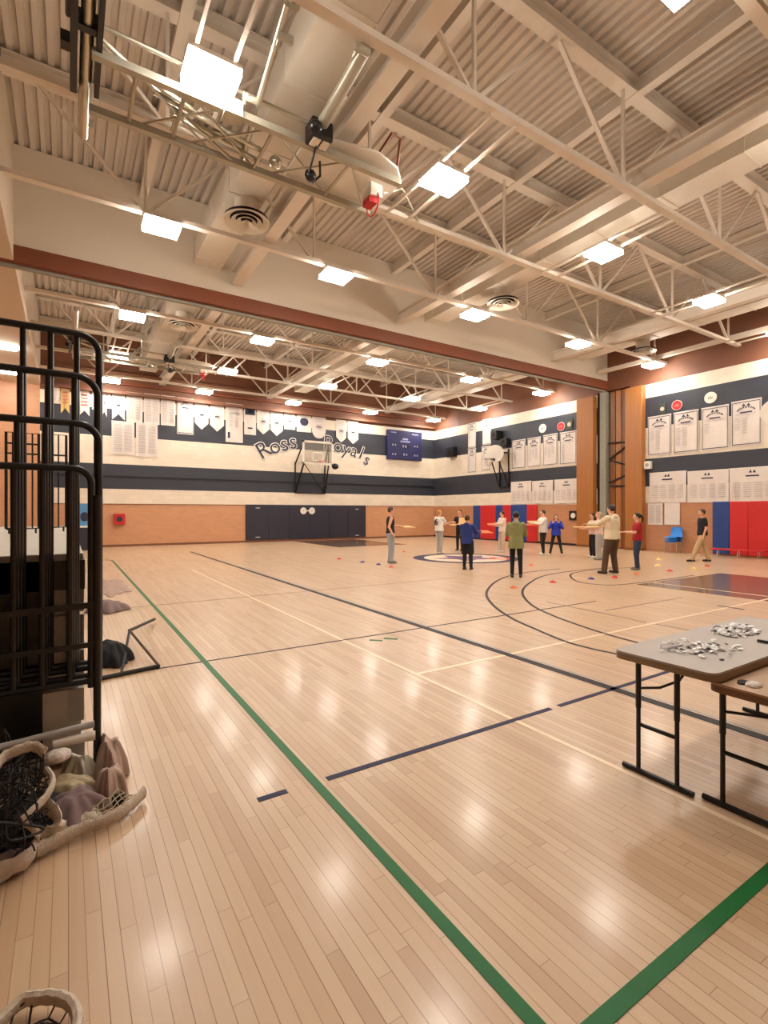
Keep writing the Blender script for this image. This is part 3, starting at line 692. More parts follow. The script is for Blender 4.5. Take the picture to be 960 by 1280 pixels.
nt.build('net', M['white'], h)
fb = MB(); lo0 = onY(369, 616, YW-.05); lo1 = onY(406, 617, YW-.05)
for (xa, lo) in ((x0+.1, lo0), (x1-.25, lo1)):
    fb.bar((xa, yb+.05, zb+.05), lo, .07, .07); fb.bar((xa, yb+.05, zt-.1), (lo[0], YW-.06, lo[2]+1.6), .06, .06); fb.bar((xa, yb+.06, zb), (xa, yb+.06, zt), .05, .05)
    fb.bar(lo, (lo[0], YW-.06, lo[2]+1.7), .07, .05)
for f_ in (0, .35, .7, 1):
    a = Vector((x0+.1, yb+.05, zb+.05)).lerp(Vector(lo0), f_); b_ = Vector((x1-.25, yb+.05, zb+.05)).lerp(Vector(lo1), f_); fb.bar(a, b_, .06, .06)
fb.bar((x0+.1, yb+.05, zb+.05), Vector(lo1), .03, .03)
fb.build('wall_frame', M['black'], h)
q = onY(419, 583, yb+.3)
MB().ell(q, .2, .16, .17).bar(q, (x1-.2, yb+.2, zb+.1), .05, .05).build('winch_motor', M['black'], h)
# fan-shaped side hoops on the right wall
def fan_poly(n=14, w=.69, hh=.9):
    p = [(-w*.62, 0), (w*.62, 0), (w, hh*.36)]
    p += [(w*math.cos(PI*k/n), hh*.45+hh*.55*math.sin(PI*k/n)) for k in range(1, n)]
    return p+[(-w, hh*.36)]
def fan_hoop(yc, zb, xb, lab):
    h = empty('fan_basketball_hoop', (xb, yc, zb), lab, 'basketball hoop', 'fan basketball hoops')
    MB().prism([(xb, yc+a, zb+b) for a, b in fan_poly()], (.03, 0, 0)).build('board', M['white'], h)
    rim = [(xb-.38+.23*math.cos(2*PI*k/24), yc+.23*math.sin(2*PI*k/24), zb+.12) for k in range(25)]
    MB().tube(rim, .012, 6).box(xb-.16, xb-.001, yc-.08, yc+.08, zb+.06, zb+.16).build('rim', M['black'], h)
    nt = MB()
    for k in range(12):
        a0 = 2*PI*k/12
        for dd in (.26, -.26): nt.tube([(xb-.38+.23*math.cos(a0), yc+.23*math.sin(a0), zb+.11), (xb-.38+.15*math.cos(a0+dd), yc+.15*math.sin(a0+dd), zb-.1), (xb-.38+.11*math.cos(a0), yc+.11*math.sin(a0), zb-.28)], .006, 4)
    nt.build('net', M['dirty'], h)
    f = MB(); z2 = zb-1.35
    for s in (-.26, .26):
        f.bar((xb+.05, yc+s, zb+.5), (XW-.05, yc+s*1.3, zb+.5), .05, .05); f.bar((xb+.05, yc+s, zb+.1), (XW-.05, yc+s*1.3, z2), .05, .05)
        f.bar((XW-.04, yc+s*1.3, z2-.05), (XW-.04, yc+s*1.3, zb+.7), .06, .06); f.bar((xb+.05, yc+s, zb+.05), (xb+.05, yc+s, zb+.6), .05, .05)
    for z in (z2, (z2+zb)/2, zb+.5): f.bar((XW-.05, yc-.34, z), (XW-.05, yc+.34, z), .05, .05)
    f.build('wall_frame', M['black'], h)
q = onX(617.5, 577, 19.5); fan_hoop(q[1], q[2], 19.5, 'pale fan-shaped basketball hoop on the right wall near the far corner')
q = onX(949, 533, 19.0); fan_hoop(q[1]-.69, q[2], 19.0, 'pale fan-shaped hoop cropped by the right picture edge')
# ================================================================== BLUE CHAIRS AND RED BENCH
cx, cy = 19.9, onX(842, 690, 19.9)[1]
for k in range(3):
    dz = .085*k; t = empty('stacking_chair', (cx, cy, dz), ['blue plastic chair, bottom of the stack by the right wall', 'blue plastic chair, middle of the stack by the right wall', 'blue plastic chair, top of the stack by the right wall'][k], 'chair', 'stacked blue chairs')
    bl = mat('bright_blue_plastic', (30, 128, 214), .4); N = 10
    vs = []; 
    prof = [(-.24, .43), (-.2, .45), (0, .44), (.16, .45), (.21, .5), (.25, .66), (.28, .82), (.28, .84)]
    for th in (0, .012):
        for (py_, pz_) in prof:
            for i in range(N+1):
                a = -1+2*i/N; wdt = .23 if pz_ < .5 else .22-.05*max(0, (pz_-.7)/.14)
                curve = .03*a*a
                # seat faces -x: local front = -x
                vs.append((cx+py_+th*(1 if pz_ > .5 else 0)-(curve if pz_ > .5 else 0), cy+a*wdt, dz+pz_+(curve if pz_ <= .5 else 0)-(th if pz_ <= .5 else 0)))
    R_ = len(prof); I = lambda s, j, i: s*R_*(N+1)+j*(N+1)+i
    fs = [tuple(I(s, *q) for q in ((j, i), (j+1, i), (j+1, i+1), (j, i+1))) for s in (0, 1) for j in range(R_-1) for i in range(N)]
    for i in range(N): fs += [(I(0, 0, i), I(1, 0, i), I(1, 0, i+1), I(0, 0, i+1)), (I(0, R_-1, i), I(1, R_-1, i), I(1, R_-1, i+1), I(0, R_-1, i+1))]
    for j in range(R_-1): fs += [(I(0, j, 0), I(1, j, 0), I(1, j+1, 0), I(0, j+1, 0)), (I(0, j, N), I(1, j, N), I(1, j+1, N), I(0, j+1, N))]
    MB().add(vs, fs).build('shell', bl, t)
    for sx in (-1, 1):
        for sy in (-1, 1):
            MB().tube([(cx+sx*.17, cy+sy*.19, dz+.43), (cx+sx*.24, cy+sy*.235, dz+.003 if k == 0 else dz+.003)], .011, 6).build('leg', M['chrome'], t)
bx, by, _ = onZ(962, 697)
t = empty('folded_bench', (bx, by, 0), 'low red folding bench in front of the red mats', 'bench')
MB().box(19.55, 19.85, by-.3, by+1.35, .25, .3).build('seat', M['red'], t, bevel=.01)
for yy in (by-.1, by+.5, by+1.15):
    MB().tube([(19.6, yy, .005), (19.66, yy, .25)], .014, 6).tube([(19.8, yy, .005), (19.74, yy, .25)], .014, 6).build('leg', M['chrome'], t)
# ================================================================== FOLDED CEILING HOOP
def ceiling_hoop(dy, lab):
    h = empty('ceiling_hoop', (2.4, 7.6+dy, 7.3), lab, 'basketball hoop', 'folded ceiling hoops')
    Z0 = 7.3
    def p(px, py, z=Z0):
        q = onZ(px, py, z); return (q[0], q[1]+dy, z)
    y1, y2 = 7.18+dy, 8.2+dy
    f = MB()
    for y_, z in ((y1, Z0), (y2, Z0)):
        f.box(.25, 4.85, y_-.05, y_+.05, z-.05, z+.05)
    f.build('main_rail', M['oldsteel'], h)
    f = MB()
    for y_ in (y1-.12, y2+.1): f.tube([(.3, y_, Z0+.28), (3.4, y_, Z0+.22)], .03, 8)
    f.build('upper_tube', M['chrome'], h)
    for x in (.75, 1.35, 2.6, 3.9): MB().tube([(x, y1, Z0), (x, y2, Z0)], .028, 8).build('cross_tube', M['chrome'], h)
    f = MB()
    for a, b in ((.75, 1.9), (1.9, .9), (1.4, 2.6), (2.6, 1.6), (2.6, 3.9), (3.9, 2.9), (3.9, 4.7)): f.tube([(a, y1, Z0+.02), (b, y2, Z0+.05)], .018, 6)
    f.tube([(.3, y1, Z0+.25), (2.3, y2, Z0)], .03, 8).tube([(.9, y1+.1, Z0+.05), (2.4, y2-.2, Z0+.18)], .035, 8).tube([(1.0, y1+.35, Z0+.1), (2.6, y1+.65, Z0+.1)], .04, 8).tube([(1.3, y1+.6, Z0+.12), (2.7, y1+.9, Z0+.08)], .035, 8)
    f.build('diagonal_brace', M['chrome'], h)
    MB().box(1.85, 2.1, y1-.12, y1+.12, Z0-.1, Z0+.12).build('hinge_block', M['oldsteel'], h)
    # hanger pipes along the hall
    MB().tube([(.2, 3.6+dy, 7.45), (.2, 9.05+dy, 7.45)], .075, 12).build('hanger_pipe', M['chrome'], h)
    b = MB().box(.02, .1, 6.3+dy, 8.0+dy, 7.3, 7.62).box(.3, .36, 6.3+dy, 7.95+dy, 7.3, 7.62).box(.02, .36, 6.9+dy, 7.0+dy, 7.36, 7.56).box(-.08, .04, 7.25+dy, 7.4+dy, 7.36, 7.5)
    b.tube([(.0, 6.2+dy, 7.4), (.0, 6.9+dy, 7.4)], .03, 6)
    b.build('bracket', M['black'], h)
    MB().tube([(2.15, 5.5+dy, 7.5), (2.42, 8.2+dy, 7.42)], .045, 10).build('hanger_pipe', M['chrome'], h)
    MB().tube([(2.25, 5.5+dy, 7.5), (2.3, 5.45+dy, 9.28)], .05, 8).build('upright_pipe', M['oldsteel'], h)
    MB().tube([(3.2, 5.5+dy, 7.5), (3.22, 6.9+dy, 7.4)], .085, 12).build('winch_tube', M['oldsteel'], h)
    w = MB().box(3.05, 3.4, 6.8+dy, 7.1+dy, 7.2, 7.48).ell((3.1, 6.8+dy, 7.3), .1, .1, .1)
    wm = w.build('winch', M['black'], h, bevel=.03)
    MB().box(3.1, 3.22, 6.86+dy, 7.04+dy, 7.185, 7.2).box(3.25, 3.37, 6.86+dy, 7.04+dy, 7.185, 7.2).build('rating_plate', M['white'], wm)
    MB().tube([(3.2, 7.0+dy, 7.2), (3.3, 7.5+dy, 7.1), (3.42, 7.62+dy, 7.05), (3.5, 7.5+dy, 7.12), (3.4, 7.3+dy, 7.2)], .02, 6).ell((3.35, 7.55+dy, 7.1), .1, .08, .1).build('power_cable', M['black'], h)
    s_ = p(344, 203, 7.2); MB().ell(s_, .1, .1, .1, 16, 10).build('counterweight', M['chrome'], h)
    for px, py in ((107, 152), (356, 47), (313, 123), (452, 62)):
        q = p(px, py, 7.45); MB().tube([(q[0]-.1, q[1], q[2]), (q[0]+.1, q[1], q[2])], .05, 8).tube([(q[0]-.06, q[1]-.06, q[2]), (q[0]-.06, q[1]+.1, q[2]-.04)], .025, 6).build('pipe_clamp', M['oldsteel'], h)
    # fan board folded up flat over the rails, rim hanging under it
    poly = [(3.15+1.85*u, 7.74+v*1.4+dy, 7.42) for u, v in ((0, -.35), (.25, -.52), (.6, -.6), (.85, -.5), (1, -.3), (1, .3), (.85, .5), (.6, .6), (.25, .52), (0, .35))]
    MB().prism(poly, (0, 0, .04)).build('backboard', M['white'], h, bevel=.01)
    rc_ = (4.62, 7.72+dy, 7.14)
    MB().box(4.5, 4.74, 7.55+dy, 7.85+dy, 7.2, 7.42).build('rim_mount', M['white'], h)
    MB().tube([(rc_[0]+.02, rc_[1]+.2*math.cos(2*PI*k/20), rc_[2]+.0+.2*math.sin(2*PI*k/20)) for k in range(21)], .014, 6).box(4.5, 4.66, 7.6+dy, 7.84+dy, 7.1, 7.22).build('rim', M['red'], h)
    MB().tube([(4.3, 7.0+dy, 7.46), (4.45, 6.8+dy, 7.75), (4.65, 6.85+dy, 7.78), (4.75, 7.1+dy, 7.46)], .025, 6).build('cable_loop', M['redbeam'], h)
    MB().tube([(4.85, 7.7+dy, 7.4), (5.2, 7.6+dy, 7.55), (6.1, 8.3+dy, 7.55)], .02, 6).build('stay_rod', M['oldsteel'], h)
    return h
ceiling_hoop(0, 'folded-up ceiling basketball hoop with steel lattice at the top left')
ceiling_hoop(13.3, 'smaller-looking folded ceiling hoop far beyond the bulkhead at the left')

# ================================================================== BLEACHERS AND RAILS
BY = 3.55
bl = empty('bleachers', (-.5, 8, 0), 'black telescopic bleachers pushed back along the left wall, pale top deck', 'bleachers')
MB().box(-1.0, .08, BY+.12, 11.0, 1.30, 1.34).build('deck', M['deckgrey'], bl)
MB().box(-1.0, .09, BY+.1, 11.0, 1.12, 1.30).build('nosing', M['black'], bl)
MB().box(-1.0, -.13, BY+.1, BY+.14, .12, 1.30).build('end_panel', M['black'], bl)
for z0, z1 in ((.3, .5), (.52, .74), (.76, .96), (.98, 1.12)):
    MB().box(-.13, .0, BY+.105, BY+.14, z0, z1).build('side_panel', M['panelgrey'], bl)
    MB().box(.0, .085, BY+.1, BY+.14, z0, z1).build('side_trim', M['grey'], bl)
mb = MB()
for k, z in enumerate((.15, .44, .73, 1.0)):
    MB().box(-.235, .07-.008*k, BY+.15, 10.9, z, z+.24).build('riser', M['panelgrey'], bl)
    mb.box(-.235, .085-.008*k, BY+.15, 10.9, z+.24, z+.28)
mb.build('tread', M['black'], bl)
MB().box(-1.0, .09, BY+.15, 11.0, .04, .15).build('kick_rail', M['grey'], bl)
MB().box(-1.0, -.3, BY+.2, 10.8, .0, .05).build('base', M['black'], bl)
MB().box(-3.0, -1.0, BY+.02, 11, 0, 1.3).build('rear_body', M['black'], bl)
t = empty('bleacher_seats', (-2.2, 8, 1.35), 'blue plastic bench seats above the pale deck at the left edge', 'seats')
MB().box(-3.0, -1.35, 4.2, 10.5, 1.3, 1.52).build('riser', M['grey'], t)
MB().box(-3.0, -1.4, 4.2, 10.5, 1.52, 1.66).build('bench', mat('faded_blue_plastic', (72, 84, 116), .5), t, bevel=.02)
MB().box(-3.2, -2.9, 4.2, 10.5, 1.66, 1.8).build('back_row', mat('faded_blue_plastic', (72, 84, 116), .5), t, bevel=.02)
# nested curved end rails
def end_rail(k, ztop, y, zbot, label, xr=.155, rad=.11, n=3, x_l=-1.1, sp=.17, tw=.021):
    t = empty('guard_rail', (xr-.4, y, zbot), label, 'railing', 'nested bleacher end rails')
    arc = [(xr-rad+rad*math.sin(a), y, ztop-rad+rad*math.cos(a)) for a in [PI/2*q/8 for q in range(9)]]
    MB().tube([(x_l, y, ztop)]+arc+[(xr, y, zbot)], tw, 10).build('top_tube', M['black'], t)
    MB().tube([(x_l, y, zbot+.04), (xr, y, zbot+.04)], .02, 8).build('bottom_tube', M['black'], t)
    x = .045-.012*k
    while x > x_l:
        MB().tube([(x, y, zbot+.04), (x, y, ztop)], .017, 8).build('bar', M['black'], t); x -= .134
    return t
end_rail(0, 2.70, 3.62, .62, 'tallest black curved guard rail at the end of the bleachers', xr=.165)
end_rail(1, 2.43, 3.585, .6, 'second tallest black curved guard rail, its curve just below the top one', xr=.155)
end_rail(2, 2.135, 3.55, .56, 'third black curved guard rail, its curve at head height', xr=.16)
end_rail(3, 1.86, 3.51, .54, 'lowest black curved guard rail, set in from the outer post', xr=.12, rad=.09)
t = empty('rail_post', (.15, 3.5, 0), 'single black post reaching the floor at the outer end of the guard rails', 'post')
MB().tube([(.15, 3.5, .06), (.15, 3.5, 1.7)], .022, 10).build('shaft', M['black'], t)
MB().tube([(.15, 3.5, .0), (.15, 3.5, .06)], .032, 12).build('foot', M['mesh'], t)
MB().bar((-1.0, 3.5, 1.0), (.15, 3.5, 1.04), .025, .035).bar((-1.0, 3.5, .78), (.15, 3.5, .8), .025, .03).build('cross_rail', M['black'], t)
# distant rails standing on the pale deck
def deck_rail(x0, x1, y, z0, z1, n, lab, mids=()):
    t = empty('deck_railing', ((x0+x1)/2, y, z0), lab, 'railing', 'railings on the bleacher deck')
    MB().tube([(x0, y, z0+.06), (x0, y, z1), (x1, y, z1), (x1, y, z0+.06), (x0, y, z0+.06)], .016, 8).build('frame', M['black'], t)
    for i in range(1, n): MB().tube([(x0+(x1-x0)*i/n, y, z0+.06), (x0+(x1-x0)*i/n, y, z1)], .01, 6).build('bar', M['black'], t)
    for z in mids: MB().tube([(x0, y, z), (x1, y, z)], .012, 6).build('mid_rail', M['black'], t)
    for x in (x0+.03, x1-.03): MB().tube([(x, y, z0+.002), (x, y, z0+.07)], .012, 6).build('foot', M['black'], t)
deck_rail(-.62, -.3, 7.4, 1.34, 2.55, 5, 'small black railing on the deck behind the left bars', (2.3, 2.42))
deck_rail(-.28, -.02, 7.9, 1.34, 2.62, 3, 'black railing on the deck in front of the cream wall', (2.35,))
t = empty('curved_railing', (-1.3, 5.6, 1.66), 'black stair rail curving down at the left picture edge', 'railing')
pts = spl([(-1.28, 5.4, 2.95), (-1.15, 5.6, 2.8), (-.98, 5.8, 2.62), (-.86, 6.0, 2.55), (-.8, 6.1, 2.3)], 6)
MB().tube(pts, .02, 8).build('top_tube', M['black'], t)
for i in range(7):
    q = pts[min(3*i+2, len(pts)-1)]; MB().tube([(q.x, q.y, 1.34), (q.x, q.y, q.z)], .012, 6).build('bar', M['black'], t)
# scorer's table beyond the bleachers
q = onY(106, 683.5, 24.2); q = (q[0], q[1], 0)
t = empty('scorers_table', q, 'navy scorers table with white top beyond the bleachers', 'table')
MB().box(q[0]-.9, q[0]+.22, q[1], q[1]+.7, .01, .95).build('front_board', M['navypad'], t, bevel=.01)
MB().box(q[0]-.93, q[0]+.25, q[1]-.03, q[1]+.73, .95, 1.02).build('top', M['white'], t, bevel=.01)
t = empty('blue_display', (q[0]-.1, q[1]+.3, 1.02), 'light blue display board with a dark crest on the scorers table', 'display')
MB().box(q[0]-.5, q[0]+.2, q[1]+.3, q[1]+.36, 1.02, 1.95).build('board', mat('sky_blue_board', (84, 142, 190), .5), t)
MB().ell((q[0]+.0, q[1]+.29, 1.4), .16, .012, .2).build('crest', M['ink'], t)
# ================================================================== CLUTTER AT THE BLEACHER FOOT
rnd = random.Random(5)
def band(pts, w, th, tilt=0):
    """padded canvas band: flat strap swept along a curve, broad side facing out"""
    P = spl(pts, 8); mb = MB(); vs = []; N = 8
    for i, p in enumerate(P):
        d = (P[min(i+1, len(P)-1)]-P[max(i-1, 0)]).normalized(); up = Vector((0, 0, 1)); a = d.cross(up).normalized()
        b = (a.cross(d)).normalized(); b2 = (b*math.cos(tilt)+a*math.sin(tilt)); a2 = (a*math.cos(tilt)-b*math.sin(tilt))
        wv = 1+.1*math.sin(i*1.3)
        for k in range(N):
            t_ = 2*PI*k/N; vs.append(p+a2*(th/2*math.cos(t_))+b2*(w/2*wv*math.sin(t_)))
    fs = [(i*N+k, i*N+(k+1) % N, (i+1)*N+(k+1) % N, (i+1)*N+k) for i in range(len(P)-1) for k in range(N)]
    fs += [tuple(range(N-1, -1, -1)), tuple((len(P)-1)*N+k for k in range(N))]
    return mb.add(vs, fs), P
def web(P, Q, n, m_, r=.0035, sag=.03):
    mb = MB()
    P = [Vector(p) for p in P]; Q = [Vector(q) for q in Q]
    def at(L_, t_):
        f = t_*(len(L_)-1); i = min(int(f), len(L_)-2); return L_[i].lerp(L_[i+1], f-i)
    def g(u, v): return at(P, u).lerp(at(Q, u), v)+Vector((rnd.uniform(-.01, .01), rnd.uniform(-.01, .01), -sag*4*v*(1-v)+rnd.uniform(-.008, .008)))
    G = [[g(i/n, j/m_) for j in range(m_+1)] for i in range(n+1)]
    for i in range(n+1):
        mb.tube(G[i], r, 4)
    for j in range(m_+1): mb.tube([G[i][j] for i in range(n+1)], r, 4)
    return mb
def snet(rim, inner, w, th, lab, tilt=0, cord='mesh', n=10, m_=6, rimmat='dirty'):
    c = Vector(rim[len(rim)//2]); t = empty('sports_net', (c.x, c.y, 0), lab, 'net', 'tangled sports nets by the bleachers')
    b, P = band(rim, w, th, tilt); b.build('padded_rim', M[rimmat], t)
    web(P, [Vector(q) for q in inner], n, m_).build('netting', M[cord], t)
    return t
def fz(px, py, z): return onZ(px, py, z)
snet([fz(-18, 985, .4), fz(0, 951, .43), fz(22, 938, .45), fz(42, 933, .45), fz(56, 941, .42)], [fz(-20, 1030, .2), fz(0, 1020, .2), fz(30, 1010, .2), fz(50, 985, .25)], .055, .03, 'sports net with a pale padded rim, topmost of the tangle')
snet([fz(58, 962, .34), fz(66, 975, .32), fz(60, 992, .3), fz(44, 1010, .28), fz(27, 1026, .26)], [fz(45, 960, .3), fz(30, 975, .28), fz(15, 1000, .25), fz(5, 1020, .2)], .04, .025, 'sports net whose narrow rim bends down the middle of the tangle')
snet([fz(52, 1003, .2), fz(64, 1011, .18), fz(71, 1021, .15), fz(69, 1036, .1), fz(48, 1051, .07), (-.16, 2.72, .06), (-.3, 2.68, .06)], [fz(40, 1000, .15), fz(40, 1015, .12), fz(36, 1030, .08), fz(20, 1040, .05), (-.3, 2.85, .05), (-.4, 2.8, .05)], .08, .03, 'sports net with a broad pale rim lying low at the front')
snet([fz(22, 1026, .2), fz(36, 1032, .18), fz(46, 1041, .14), fz(47, 1050, .08)], [fz(0, 1020, .2), fz(5, 1030, .15), fz(10, 1045, .1), fz(20, 1055, .05)], .03, .02, 'smallest rimmed sports net inside the broad rim')
snet([fz(180, 990, .05), fz(163, 1006, .05), fz(148, 1017, .05), fz(125, 1028, .05), fz(100, 1037, .05), fz(70, 1051, .05), fz(45, 1064, .05)], [fz(150, 985, .08), fz(140, 995, .08), fz(120, 1005, .08), fz(90, 1015, .08), fz(70, 1030, .05)], .07, .035, 'sports net with the longest padded rim, curving right across the floor', cord='netpale')
snet([fz(18, 1086, .03), fz(4, 1096, .03), fz(-14, 1106, .03)], [fz(10, 1070, .03), fz(0, 1078, .03), fz(-10, 1085, .03)], .04, .03, 'short pale rimmed net at the left picture edge')
snet([(-.35, 1.74, .03), fz(14, 1263, .04), fz(45, 1248, .05), fz(72, 1247, .05), fz(90, 1256, .05), fz(97, 1275, .05), fz(92, 1300, .05)], [(-.3, 1.6, .02), fz(30, 1290, .03), fz(45, 1282, .03), fz(60, 1284, .03), fz(75, 1290, .03)], .045, .035, 'curved rim of a net lying apart at the bottom left corner', n=6, m_=2)
# black tangle of cord
mb = MB()
for k in range(46):
    c = Vector(fz(rnd.uniform(-12, 34), rnd.uniform(962, 1062), .16)); c.z = rnd.uniform(.05, .38)
    mb.tube(spl([c+Vector((rnd.uniform(-.1, .1), rnd.uniform(-.12, .12), max(-c.z+.01, rnd.uniform(-.12, .1)))) for _ in range(5)], 5), rnd.choice((.003, .004, .006)), 4)
tag(mb.build('cord_tangle', M['mesh'], loc=(-.3, 3, 0)), 'black tangle of loose net cord at the left edge under the rail', 'cord', kind='stuff')
def crumple(px, py, z, rx, ry, rz, m, name, lab, cat='cloth', seed=1):
    c = fz(px, py, z); r_ = random.Random(seed); mb = MB(); nu, nv = 56, 30
    ks = [(Vector((r_.uniform(-1, 1), r_.uniform(-1, 1), r_.uniform(-1, 1))).normalized(), r_.uniform(2, 8), r_.random()*6) for _ in range(8)]
    mb.ell((0, 0, 0), 1, 1, 1, nu, nv); out = []
    for v in mb.v:
        d = Vector(v); s_ = 1+.3*(sum(abs(math.sin(d.dot(k)*f+ph))/f for k, f, ph in ks)-1.1)+.03*sum(math.sin(d.dot(k)*2.2+ph) for k, f, ph in ks)
        out.append((c[0]+d.x*rx*s_, c[1]+d.y*ry*s_, max(.003, c[2]+d.z*rz*s_)))
    mb.v = out
    return tag(mb.build(name, m, loc=(c[0], c[1], 0)), lab, cat)
def rag(px, py, rx, ry, h, m, name, lab, cat='cloth', seed=1, z0=.004, ang=0):
    """thrown-down cloth: one thick sheet, heaped and folded"""
    c = fz(px, py, h*.5+z0); r_ = random.Random(seed); N = 30; mb = MB(); vs = []
    ks = [(f*math.cos(a), f*math.sin(a), r_.random()*6) for a, f in [(r_.random()*6.28, r_.uniform(1.6, 6)) for _ in range(6)]]
    ca, sa = math.cos(ang), math.sin(ang)
    for t_ in (0, .006):
        for j in range(N+1):
            for i in range(N+1):
                u, v = 2*i/N-1, 2*j/N-1; rr = (u*u+v*v)**.5; mx = max(abs(u), abs(v))
                k = (mx/rr if rr > 1e-6 else 1)*.75+.25; uu, vv = u*k, v*k
                rd = sum((1-abs(math.sin(a*uu+b*vv+p)))**.8*3/(1.5+math.hypot(a, b)) for a, b, p in ks)/5
                edge = 1+.12*math.sin(5*math.atan2(v, u)+seed)+.07*math.sin(11*math.atan2(v, u)+seed*2)
                dome = max(0, 1-min(1, uu*uu+vv*vv))**.6
                z = z0+h*(.08*rd+dome*(.62+.45*(rd-.4)))+t_
                x_, y_ = uu*rx*edge, vv*ry*edge
                vs.append((c[0]+x_*ca-y_*sa, c[1]+x_*sa+y_*ca, max(z0+t_*.5, z)))
    M_ = (N+1)**2; I = lambda i, j, s: s*M_+j*(N+1)+i; fs = []
    for j in range(N):
        for i in range(N):
            fs += [(I(i, j, 0), I(i, j+1, 0), I(i+1, j+1, 0), I(i+1, j, 0)), (I(i, j, 1), I(i+1, j, 1), I(i+1, j+1, 1), I(i, j+1, 1))]
    for q in range(N):
        fs += [(I(q, 0, 0), I(q+1, 0, 0), I(q+1, 0, 1), I(q, 0, 1)), (I(q, N, 0), I(q, N, 1), I(q+1, N, 1), I(q+1, N, 0)), (I(0, q, 0), I(0, q, 1), I(0, q+1, 1), I(0, q+1, 0)), (I(N, q, 0), I(N, q+1, 0), I(N, q+1, 1), I(N, q, 1))]
    return tag(mb.add(vs, fs).build(name, m, loc=(c[0], c[1], 0)), lab, cat)
rag(90, 998, .17, .15, .2, M['purple'], 'crumpled_shirt', 'mauve crumpled shirt in the middle of the clutter', 'shirt', 3)
rag(137, 965, .085, .14, .26, M['pinkcloth'], 'crumpled_bag', 'dusty pink crumpled bag right of the black post', 'bag', 4)
rag(138, 930, .09, .17, .36, M['pinkcloth'], 'rounded_bag', 'taller pink-brown bag behind the black post', 'bag', 9)
rag(137, 994, .08, .06, .1, M['blackcloth'], 'black_glove', 'black glove lying just right of the post foot', 'glove', 5)
rag(98, 1012, .12, .09, .13, M['dirty'], 'canvas_sheet', 'dirty white canvas heap inside the longest rim', 'canvas', 6)
crumple(70, 945, .28, .05, .04, .03, M['banner'], 'crumpled_paper', 'small crumpled pale paper on top of the tangle', 'paper', 7)
rag(98, 950, .1, .1, .3, M['oldsteel'], 'canvas_pouch', 'olive grey pouch under the bottom rail', 'pouch', 8)
rag(40, 1004, .2, .22, .2, M['blackcloth'], 'black_bag', 'black bag at the bottom of the net tangle', 'bag', 12)
rag(8, 1072, .09, .08, .1, M['purple'], 'mesh_bag', 'brown mesh bag with black cord at the left edge', 'bag', 13)
rag(84, 976, .15, .09, .24, M['netpale'], 'yellowed_netting', 'yellowed bunched netting behind the mauve shirt', 'net', 15)
a, b = fz(66, 930, .3), fz(119, 919, .3)
tag(MB().tube([a, b], .026, 12).build('white_tube', M['white'], loc=a), 'short white tube resting across the clutter below the bleachers', 'tube')
a, b = (-.8, 3.3, .33), (.13, 3.38, .36)
tag(MB().tube([a, b], .02, 10).build('metal_bar', M['grey'], loc=a), 'long grey metal bar lying along the foot of the bleachers', 'bar')
# small training frame with black cloth on the floor
t = empty('training_goal', (.3, 5.6, 0), 'small dark floor frame on its side right of the bleachers, beside the green line', 'goal')
fl = Vector((.79, 5.57, .02)); ap = Vector(onY(162, 788, 6.6)); 
MB().tube([(.03, 5.40, .02), fl], .022, 8).build('base_tube', M['mesh'], t)
MB().tube([fl, ap], .014, 8).build('side_tube', mat('dark_brown_tube', (84, 58, 38), .5), t)
MB().tube([ap, onY(151, 845, 5.48)], .014, 8).build('side_tube', M['mesh'], t)
MB().tube([ap, onZ(193, 774, .06)], .02, 8).build('handle', M['mesh'], t)
rag(138, 806, .2, .3, .34, M['blackcloth'], 'black_jacket', 'black jacket heaped against the small floor frame', 'jacket', 21)
rag(134, 753, .3, .35, .24, M['purple'], 'crumpled_clothes', 'mauve and pink crumpled clothes behind the black post', 'clothes', 22)
rag(137, 732, .34, 1.3, .05, M['pinkcloth'], 'pink_blanket', 'pale pink blanket spread on the floor by the green line corner', 'blanket', 23)
# ================================================================== TABLES
def folding_table(x0, x1, y0, y1, zt, m, lab, ups, foot):
    t = empty('folding_table', ((x0+x1)/2, (y0+y1)/2, 0), lab, 'table')
    r = .06; poly = []
    for cx_, cy_, a0 in ((x1-r, y1-r, 0), (x0+r, y1-r, PI/2), (x0+r, y0+r, PI), (x1-r, y0+r, 1.5*PI)):
        poly += [(cx_+r*math.cos(a0+PI/2*k/5), cy_+r*math.sin(a0+PI/2*k/5), zt-.012) for k in range(6)]
    MB().prism(poly, (0, 0, .012)).build('top', m, t)
    MB().prism([((p[0]-(x0+x1)/2)*.998+(x0+x1)/2, p[1], zt-.05) for p in poly], (0, 0, .038)).build('edge', M['tableedge'] if m == M['table'] else mat('dark_brown_edge', (122, 88, 64), .5), t)
    for xl in (x0+.07, x1-.12):
        for yy in ups:
            MB().tube([(xl, yy, .03), (xl, yy, .42)], .013, 8).tube([(xl, yy, .4), (xl, yy, zt-.05)], .0165, 8).build('leg', M['black'], t)
        MB().tube([(xl, foot[0], .016), (xl, foot[1], .016)], .016, 8).build('foot_bar', M['black'], t)
        MB().tube([(xl, min(ups), .3), (xl, max(ups), .3)], .013, 8).build('cross_brace', M['black'], t)
        s_ = 1 if xl < (x0+x1)/2 else -1
        ym = (min(ups)+max(ups))/2
        MB().tube([(xl, max(ups), .52), (xl+s_*.03, (max(ups)+min(ups))/2, .55), (xl+s_*.1, min(ups)+.04, .6), (xl+s_*.2, min(ups)+.02, zt-.05)], .008, 6).build('strut', M['black'], t)
    return t
folding_table(2.89, 4.72, 1.30, 1.89, .74, M['table'], 'grey-topped folding table with black legs and foil bits on it', (1.76, 1.53), (1.86, 1.44))
